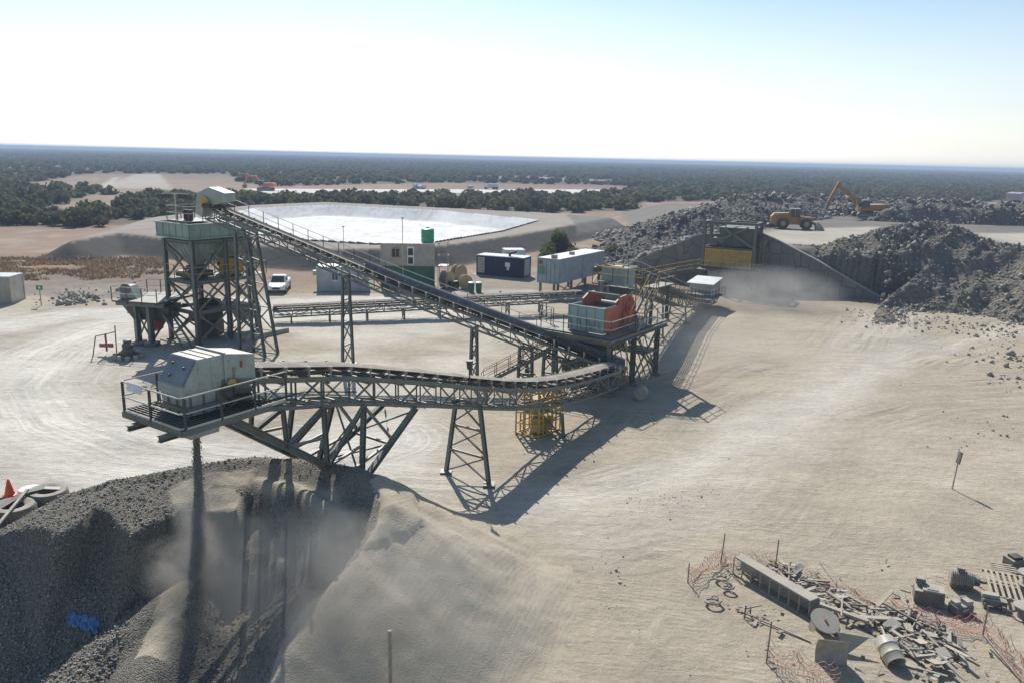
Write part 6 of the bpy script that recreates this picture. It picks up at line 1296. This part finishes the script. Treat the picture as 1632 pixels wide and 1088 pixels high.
# round table-like drum
p = G(1306, 1003); T = thing('cable_reel', 'pale round wooden reel standing on end among the scrap', 'cable reel', p); ax = Vector((.12, -.45, 1)); MB().lathe((0, 0, 0), ax, [(0, 0), (0, .36), (.05, .36), (.05, .17), (.5, .17)], 22).build('core', M_scrapd, T); MB().lathe(ax.normalized()*.5, ax, [(0, 0), (0, .47), (.05, .47), (.05, 0)], 28).build('top_flange', M_conc, T); MB().tube(ax.normalized()*.55, ax.normalized()*.6, .05, 10).build('hub', M_red, T)
p = G(1324, 1000, .1); T = thing('paint_tin', 'small round pale tin beside the wooden reel', 'tin', p); MB().lathe((0, 0, 0), (.3, -.8, .5), [(0, 0), (0, .14), (.3, .14), (.3, 0)], 16).build('tin_shell', M_conc, T, False, True)
# barrel
p = G(1416, 1052); T = thing('plastic_barrel', 'cream barrel lying tilted with its dark open end to the camera', 'barrel', (p.x, p.y, .33)); ax = Vector((.1, -.85, -.35)).normalized(); MB().lathe(-ax*.42, ax, [(0, 0), (0, .29), (.04, .31), (.25, .31), (.27, .325), (.3, .31), (.55, .31), (.57, .325), (.6, .31), (.84, .30), (.84, .27), (.3, .27), (.3, 0)], 30).build('barrel_shell', paint('cream_plastic', (.52, .47, .38), .5, .35, 0), T, False, True); MB().lathe(ax*.0, ax, [(0, 0), (0, .265), (.02, .265)], 24).build('barrel_inside', M_black, T)
# curved sheet
def sheet(name, label, c, w, h, curve, rz, tilt, mat, cat):
    p = Vector(c); T = thing(name, label, cat, p, rz); mb = MB(); n = 12
    for i in range(n+1):
        t = i/n; a = t*curve; y = -math.sin(a)*h/curve if curve > .01 else -t*h; z = (1-math.cos(a))*h/curve if curve > .01 else 0
        for s in (-w/2, w/2): v_ = Matrix.Rotation(tilt, 3, 'X') @ Vector((s, -y, z)); mb.v.append(v_)
    for i in range(n): mb.f.append((2*i, 2*i+1, 2*i+3, 2*i+2))
    o = mb.build('sheet_panel', mat, T, False, True); o.modifiers.new('s', 'SOLIDIFY').thickness = .02; return T
p = G(1328, 1060); sheet('curved_sheet', 'curved grey metal sheet standing on edge in front of the reel', (p.x-.05, p.y+.05, .0), .95, 1.0, 1.5, R(-8), R(55), M_scrap, 'metal sheet')
p = G(1360, 1045); T = thing('triangular_plate', 'pale triangular steel plate leaning behind the curved sheet', 'steel plate', (p.x, p.y, 0), R(-10)); mb = MB(); mb.prism([(-.5, .6), (.5, .55), (-.2, .02)], lambda u, v, q: Vector((u, q+v*.5, v)), 0, .03); mb.build('plate_face', M_conc, T)
# motors and other dark machines
def motor(px, py, s, rz, label, ribs=True):
    p = G(px, py); T = thing('electric_motor', label, 'motor', (p.x, p.y, 0), rz); mb = MB(); mb.tube((-.4*s, 0, .32*s), (.4*s, 0, .32*s), .28*s, 20)
    for k in range(11): x = (-.36+.072*k)*s; mb.tube((x-.014*s, 0, .32*s), (x+.014*s, 0, .32*s), .33*s, 20)
    mb.build('finned_casing', M_scrap, T); mb = MB(); mb.tube((.4*s, 0, .32*s), (.62*s, 0, .32*s), .19*s, 14); mb.tube((.6*s, 0, .32*s), (.8*s, 0, .32*s), .06*s, 10); mb.build('shaft_end', M_scrapd, T); MB().box((0, 0, .04*s), (.7*s, .5*s, .08*s)).build('mounting_foot', M_scrapd, T)
    MB().box((-.05*s, 0, .72*s), (.25*s, .22*s, .14*s)).build('terminal_box', M_scrapd, T); return T
motor(1530, 933, .95, R(-20), 'ribbed grey electric motor lying alone behind the others')
def block(px, py, rz, label, parts, name='machine_block', cat='gearbox'):
    p = G(px, py); T = thing(name, label, cat, p, rz)
    for nm, c, s_, m in parts: MB().box(c, s_).build(nm, m, T)
    return T
block(1478, 958, R(-22), 'large square dark gearbox with a raised lid, nearest the red netting', [('casing', (0, 0, .25), (.95, .6, .5), M_scrapd), ('cover', (.12, 0, .54), (.7, .56, .07), M_scrap), ('terminal_box', (-.28, .2, .68), (.3, .25, .2), M_scrapd), ('inspection_plate', (.08, -.12, .59), (.35, .2, .03), M_conc), ('foot', (0, 0, .03), (1.05, .7, .06), M_scrapd)])
block(1530, 975, R(15), 'low dark machine part with two blocks on top beside the rusty stake', [('casing', (0, 0, .16), (.7, .4, .32), M_scrapd), ('top_block', (-.2, .05, .38), (.25, .22, .14), M_scrap), ('top_block', (.2, -.02, .4), (.26, .3, .16), M_scrap), ('plate', (.0, -.22, .2), (.25, .03, .12), M_conc)])
block(1583, 966, R(-20), 'dark machine frame lying against the slatted pallets', [('casing', (0, 0, .2), (.75, .3, .22), M_scrapd), ('top_block', (-.15, .1, .38), (.5, .25, .12), M_scrap), ('foot', (.25, -.2, .1), (.12, .2, .2), M_scrapd), ('foot', (-.3, -.15, .1), (.1, .2, .2), M_scrapd)])
block(1615, 905, R(10), 'dark machinery piece on top of the pallet at the right edge', [('casing', (0, 0, .25), (.6, .5, .4), M_scrapd), ('cover', (0, 0, .5), (.4, .35, .1), M_black)])
def pallet(px, py, rz, label, n=9, w=1.6, l=1.5, z=.0, slope=0):
    p = G(px, py); T = thing('timber_pallet', label, 'pallet', (p.x, p.y, z), rz)
    for k in range(3): MB().box((-w/2+k*w/2, 0, .06), (.08, l, .1)).build('bearer', M_wood, T)
    for k in range(n): MB().box((0, -l/2+(k+.5)*l/n, .125), (w+.06, l/n*.5, .025)).build('slat', M_wood, T)
    T.rotation_euler = (slope, 0, rz); return T
pallet(1606, 945, R(66), 'large slatted timber pallet leaning at the right edge of the scrap yard', 8, 2.0, 1.5, .2, 0); pallet(1613, 915, R(-18), 'second slatted pallet behind the large one at the right edge', 4, 1.3, .7, .12)
for px, py, r, z, lab in ((1626, 985, .33, 0, 'lower pale timber reel at the right edge of the view'), (1632, 950, .36, .45, 'upper pale timber reel stacked at the right edge of the view')):
    p = G(px, py); T = thing('cable_reel', lab, 'cable reel', (p.x+.1, p.y, z)); MB().lathe((0, 0, 0), (0, 0, 1), [(0, 0), (0, r), (.05, r), (.05, r*.6), (.45, r*.6), (.45, 0)], 24).build('core', M_scrapd, T); MB().lathe((0, 0, .45), (0, 0, 1), [(0, 0), (0, r*1.1), (.05, r*1.1), (.05, 0)], 26).build('top_flange', M_conc, T)
# timber lengths and pipes, each its own thing
rnd = random.Random(4)
def lay(px, py, L, ang, w, t, z, mat, name, label, cat, grp):
    p = G(px, py); d = Vector((math.cos(ang), math.sin(ang), 0))*L/2; mb = MB(); mb.beam(p-d+Z*z, p+d+Z*(z+rnd.uniform(-.04, .08)), w, t); tag(mb.build(name, mat), label, cat, grp)
lay(1335, 985, 1.9, R(-38), .16, .09, .3, M_conc, 'steel_channel', 'pale channel section running from the reel towards the barrel', 'steel section', None)
lay(1420, 985, 1.5, R(0), .06, .06, .35, M_scrap, 'steel_angle', 'straight pale bar lying level behind the barrel', 'steel section', None)
lay(1400, 995, 1.6, R(-4), .18, .06, .25, M_scrap, 'steel_channel', 'wide grey channel lying just behind the barrel', 'steel section', None)
lay(1440, 1060, 1.0, R(150), .14, .05, .06, M_wood, 'timber_plank', 'short plank lying right of the barrel', 'plank', None)
# ground-lying pole in front
strip('bent_rod', 'thin bent rod arching out of the scrap heap', [G(1305, 893, .02), G(1325, 905, .5), G(1334, 925, .55), G(1332, 945, .15)], .02, .02, M_scrapd, 'rod')
strip('thin_pole', 'thin pole lying from the small frame towards the reel', [G(1185, 975, .1), G(1292, 1022, .05)], .045, .045, M_wood, 'pole')
p = G(1186, 985); T = thing('small_trestle', 'little broken trestle frame left of the scrap heap', 'trestle', p, .3); mb = MB(); mb.beam((0, 0, 0), (.03, 0, .5), .04); mb.beam((.3, .1, 0), (.28, .1, .38), .04); mb.beam((0, 0, .38), (.75, .15, .3), .04); mb.beam((0, 0, .1), (.3, .1, .3), .035); mb.build('frame', M_scrapd, T)
def coil(px, py, r, label):
    p = G(px, py); T = thing('hose_coil', label, 'hose', p); mb = MB(); pts = [Vector((r*(1+.12*math.sin(k))*math.cos(k*.42), r*.9*(1+.1*math.cos(k*.7))*math.sin(k*.42), .05+.01*k % .16)) for k in range(62)]; mb.path(pts, .025, 5); mb.build('hose_loops', M_scrap, T)
coil(1136, 962, .26, 'round coil of hose at the left end of the scrap'); coil(1160, 940, .2, 'smaller tangled coil of hose behind the round one'); coil(1150, 925, .24, 'tangled cable loops at the foot of the stake')
# sizeable timber pieces across the heap (individuals), finer bits as one stuff object
kinds = [('timber_offcut', M_wood, 'offcut'), ('steel_offcut', M_scrap, 'offcut'), ('pipe_length', M_scrapd, 'pipe')]
poly = g2((1180, 905), (1240, 903), (1300, 925), (1360, 955), (1440, 975), (1500, 1000), (1545, 1040), (1520, 1085), (1460, 1088), (1440, 1040), (1350, 990), (1295, 960), (1240, 940))
cnt = 0
while cnt < 90:
    x, y = rnd.uniform(8, 17), rnd.uniform(19.5, 28)
    if not inside(np.array([x]), np.array([y]), poly)[0]: continue
    nm, m, ct = kinds[rnd.choice([0, 0, 1, 1, 2])]; L = rnd.uniform(.35, 1.15); an = rnd.gauss(-.5, .9) if rnd.random() < .6 else rnd.uniform(0, 3.14); z = .05+abs(rnd.gauss(0, .12)); d = Vector((math.cos(an), math.sin(an), rnd.uniform(-.18, .25)))*L/2; c = Vector((x, y, z+abs(d.z))); mb = MB()
    if ct == 'pipe': mb.tube(c-d, c+d, rnd.uniform(.025, .06), 8)
    else: mb.beam(c-d, c+d, rnd.uniform(.05, .16), rnd.uniform(.02, .06))
    lab = {'timber_offcut': 'dusty timber offcut lying in the jumbled scrap heap', 'steel_offcut': 'dusty grey steel offcut lying in the jumbled scrap heap', 'pipe_length': 'dark dusty pipe length lying in the jumbled scrap heap'}[nm]
    tag(mb.build(nm, m), lab, ct, nm.replace('_', ' ')+'s in the scrap heap'); cnt += 1
for k in range(16):
    while True:
        x, y = rnd.uniform(8, 17), rnd.uniform(19.5, 28)
        if inside(np.array([x]), np.array([y]), poly)[0]: break
    a = rnd.uniform(.15, .4); b = rnd.uniform(.12, .3); M3 = Matrix.Rotation(rnd.uniform(0, 3), 3, 'Z') @ Matrix.Rotation(rnd.uniform(-.6, .6), 3, 'X'); mb = MB(); fn = lambda u, v, q: Vector((x, y, .25)) + M3 @ Vector((u, v, q+.25*u*u))
    mb.prism([(-a, -b), (0, -b*1.1), (a, -b*.8), (a*.9, b), (0, b*.9), (-a*.8, b*.7)], fn, 0, .015); tag(mb.build('bent_sheet', [M_scrap, M_conc, M_scrapd][k % 3]), 'small bent piece of sheet metal lying in the jumbled scrap heap', 'sheet metal', 'bent sheets in the scrap heap')
mb = MB()
for k in range(1500):
    x, y = rnd.uniform(7.5, 17.5), rnd.uniform(19.5, 28)
    if not inside(np.array([x]), np.array([y]), poly)[0] and rnd.random() > .06: continue
    L = rnd.uniform(.04, .35); an = rnd.uniform(0, 3.14); d = Vector((math.cos(an), math.sin(an), rnd.uniform(-.4, .4)))*L/2; c = Vector((x, y, .03+abs(rnd.gauss(0, .1))+abs(d.z))); mb.beam(c-d, c+d, rnd.uniform(.015, .12), rnd.uniform(.01, .05))
tag(mb.build('scrap_bits', stone_mat('scrap_mix', (.10, .10, .095), (.42, .39, .33))), 'small bits of dusty scrap and splintered timber over the heap', 'scrap', kind='stuff')
# small items near left: planks and debris pile
mb = MB()
for k in range(26): q = G(rnd.uniform(98, 140), rnd.uniform(474, 484)); d = Vector((rnd.uniform(-1, 1), rnd.uniform(-.4, .4), rnd.uniform(-.1, .5))); mb.beam(q+Z*.2, q+d+Z*.5, .14, .08)
tag(mb.build('debris_pile', M_scrap), 'small pile of broken debris beside the haul road on the left', 'debris pile')
# ================================================================ AIR
def vol_mat(name, col, dens, noise_scale=None, lo=.4, hi=.75, aniso=.0, fall=True):
    m = bpy.data.materials.new(name); m.use_nodes = True; t = m.node_tree; t.nodes.clear(); o = N(t, 'ShaderNodeOutputMaterial'); v = N(t, 'ShaderNodeVolumePrincipled'); v.inputs['Color'].default_value = (*col, 1); v.inputs['Density'].default_value = dens; v.inputs['Anisotropy'].default_value = .35 if noise_scale else aniso
    if noise_scale:
        tc = N(t, 'ShaderNodeTexCoord'); n_ = noise(t, tc.outputs['Object'], noise_scale, 5, .62, .6); d = rng_(t, n_, lo, hi)
        if fall:
            ln = N(t, 'ShaderNodeVectorMath', operation='LENGTH'); t.links.new(tc.outputs['Object'], ln.inputs[0]); d = mth(t, 'MULTIPLY', d, rng_(t, ln.outputs['Value'], .15, 1.0, 1, 0))
        t.links.new(mth(t, 'MULTIPLY', d, dens), v.inputs['Density'])
    t.links.new(v.outputs[0], o.inputs['Volume']); return m
mb = MB(); mb.hexa([(-30000, -80, -4), (30000, -80, -4), (30000, 30000, -4), (-30000, 30000, -4)], [(-30000, -80, 19), (30000, -80, 19), (30000, 30000, 19), (-30000, 30000, 19)])
hz_ = mb.build('haze', vol_mat('air_haze', (.62, .76, 1.0), .0005, aniso=.0)); tag(hz_, 'thin blue haze over the distant bushland', 'haze', kind='stuff')
def dust(label, c, r, dens, sc, lo=.38, hi=.7, rot=(0, 0, 0), col=(.97, .94, .89)):
    me = bpy.data.meshes.new('dust_cloud'); import bmesh; bm = bmesh.new(); bmesh.ops.create_icosphere(bm, subdivisions=3, radius=1.0); bm.to_mesh(me); bm.free(); o = bpy.data.objects.new('dust_cloud', me); COL.objects.link(o); me.materials.append(vol_mat('dust', col, dens, sc, lo, hi)); o.location = c; o.scale = r; o.rotation_euler = rot; tag(o, label, 'dust', kind='stuff')
dust('pale dust puffing up where the gravel stream lands', (-10.0, 22.0, 2.3), (1.7, 1.2, 1.3), 1.8, 1.6, .38, .68)
dust('thin veil of dust drifting right over the front stockpile', (-6.0, 21.4, 2.2), (4.8, 3.0, 2.5), .85, 1.2, .36, .66)
dust('faint dust blowing over the sandy slope at the bottom', (-2.8, 21.5, 1.6), (5, 3.8, 2.6), .4, 1.0, .36, .68)
dust('pale dust drifting beside the falling gravel stream', (-9.6, 22.6, 4.0), (1.0, .8, 2.4), 1.7, 1.3)
dust('cloud of dust rolling out from under the primary crusher', (27.5, 84.0, 1.0), (9, 5.5, 3.6), .36, 1.2, .32, .7)
dust('dust hanging over the shadow of the feed conveyor', (14.5, 63, 1.6), (6, 16, 2.6), .035, 1.0, .3, .7)
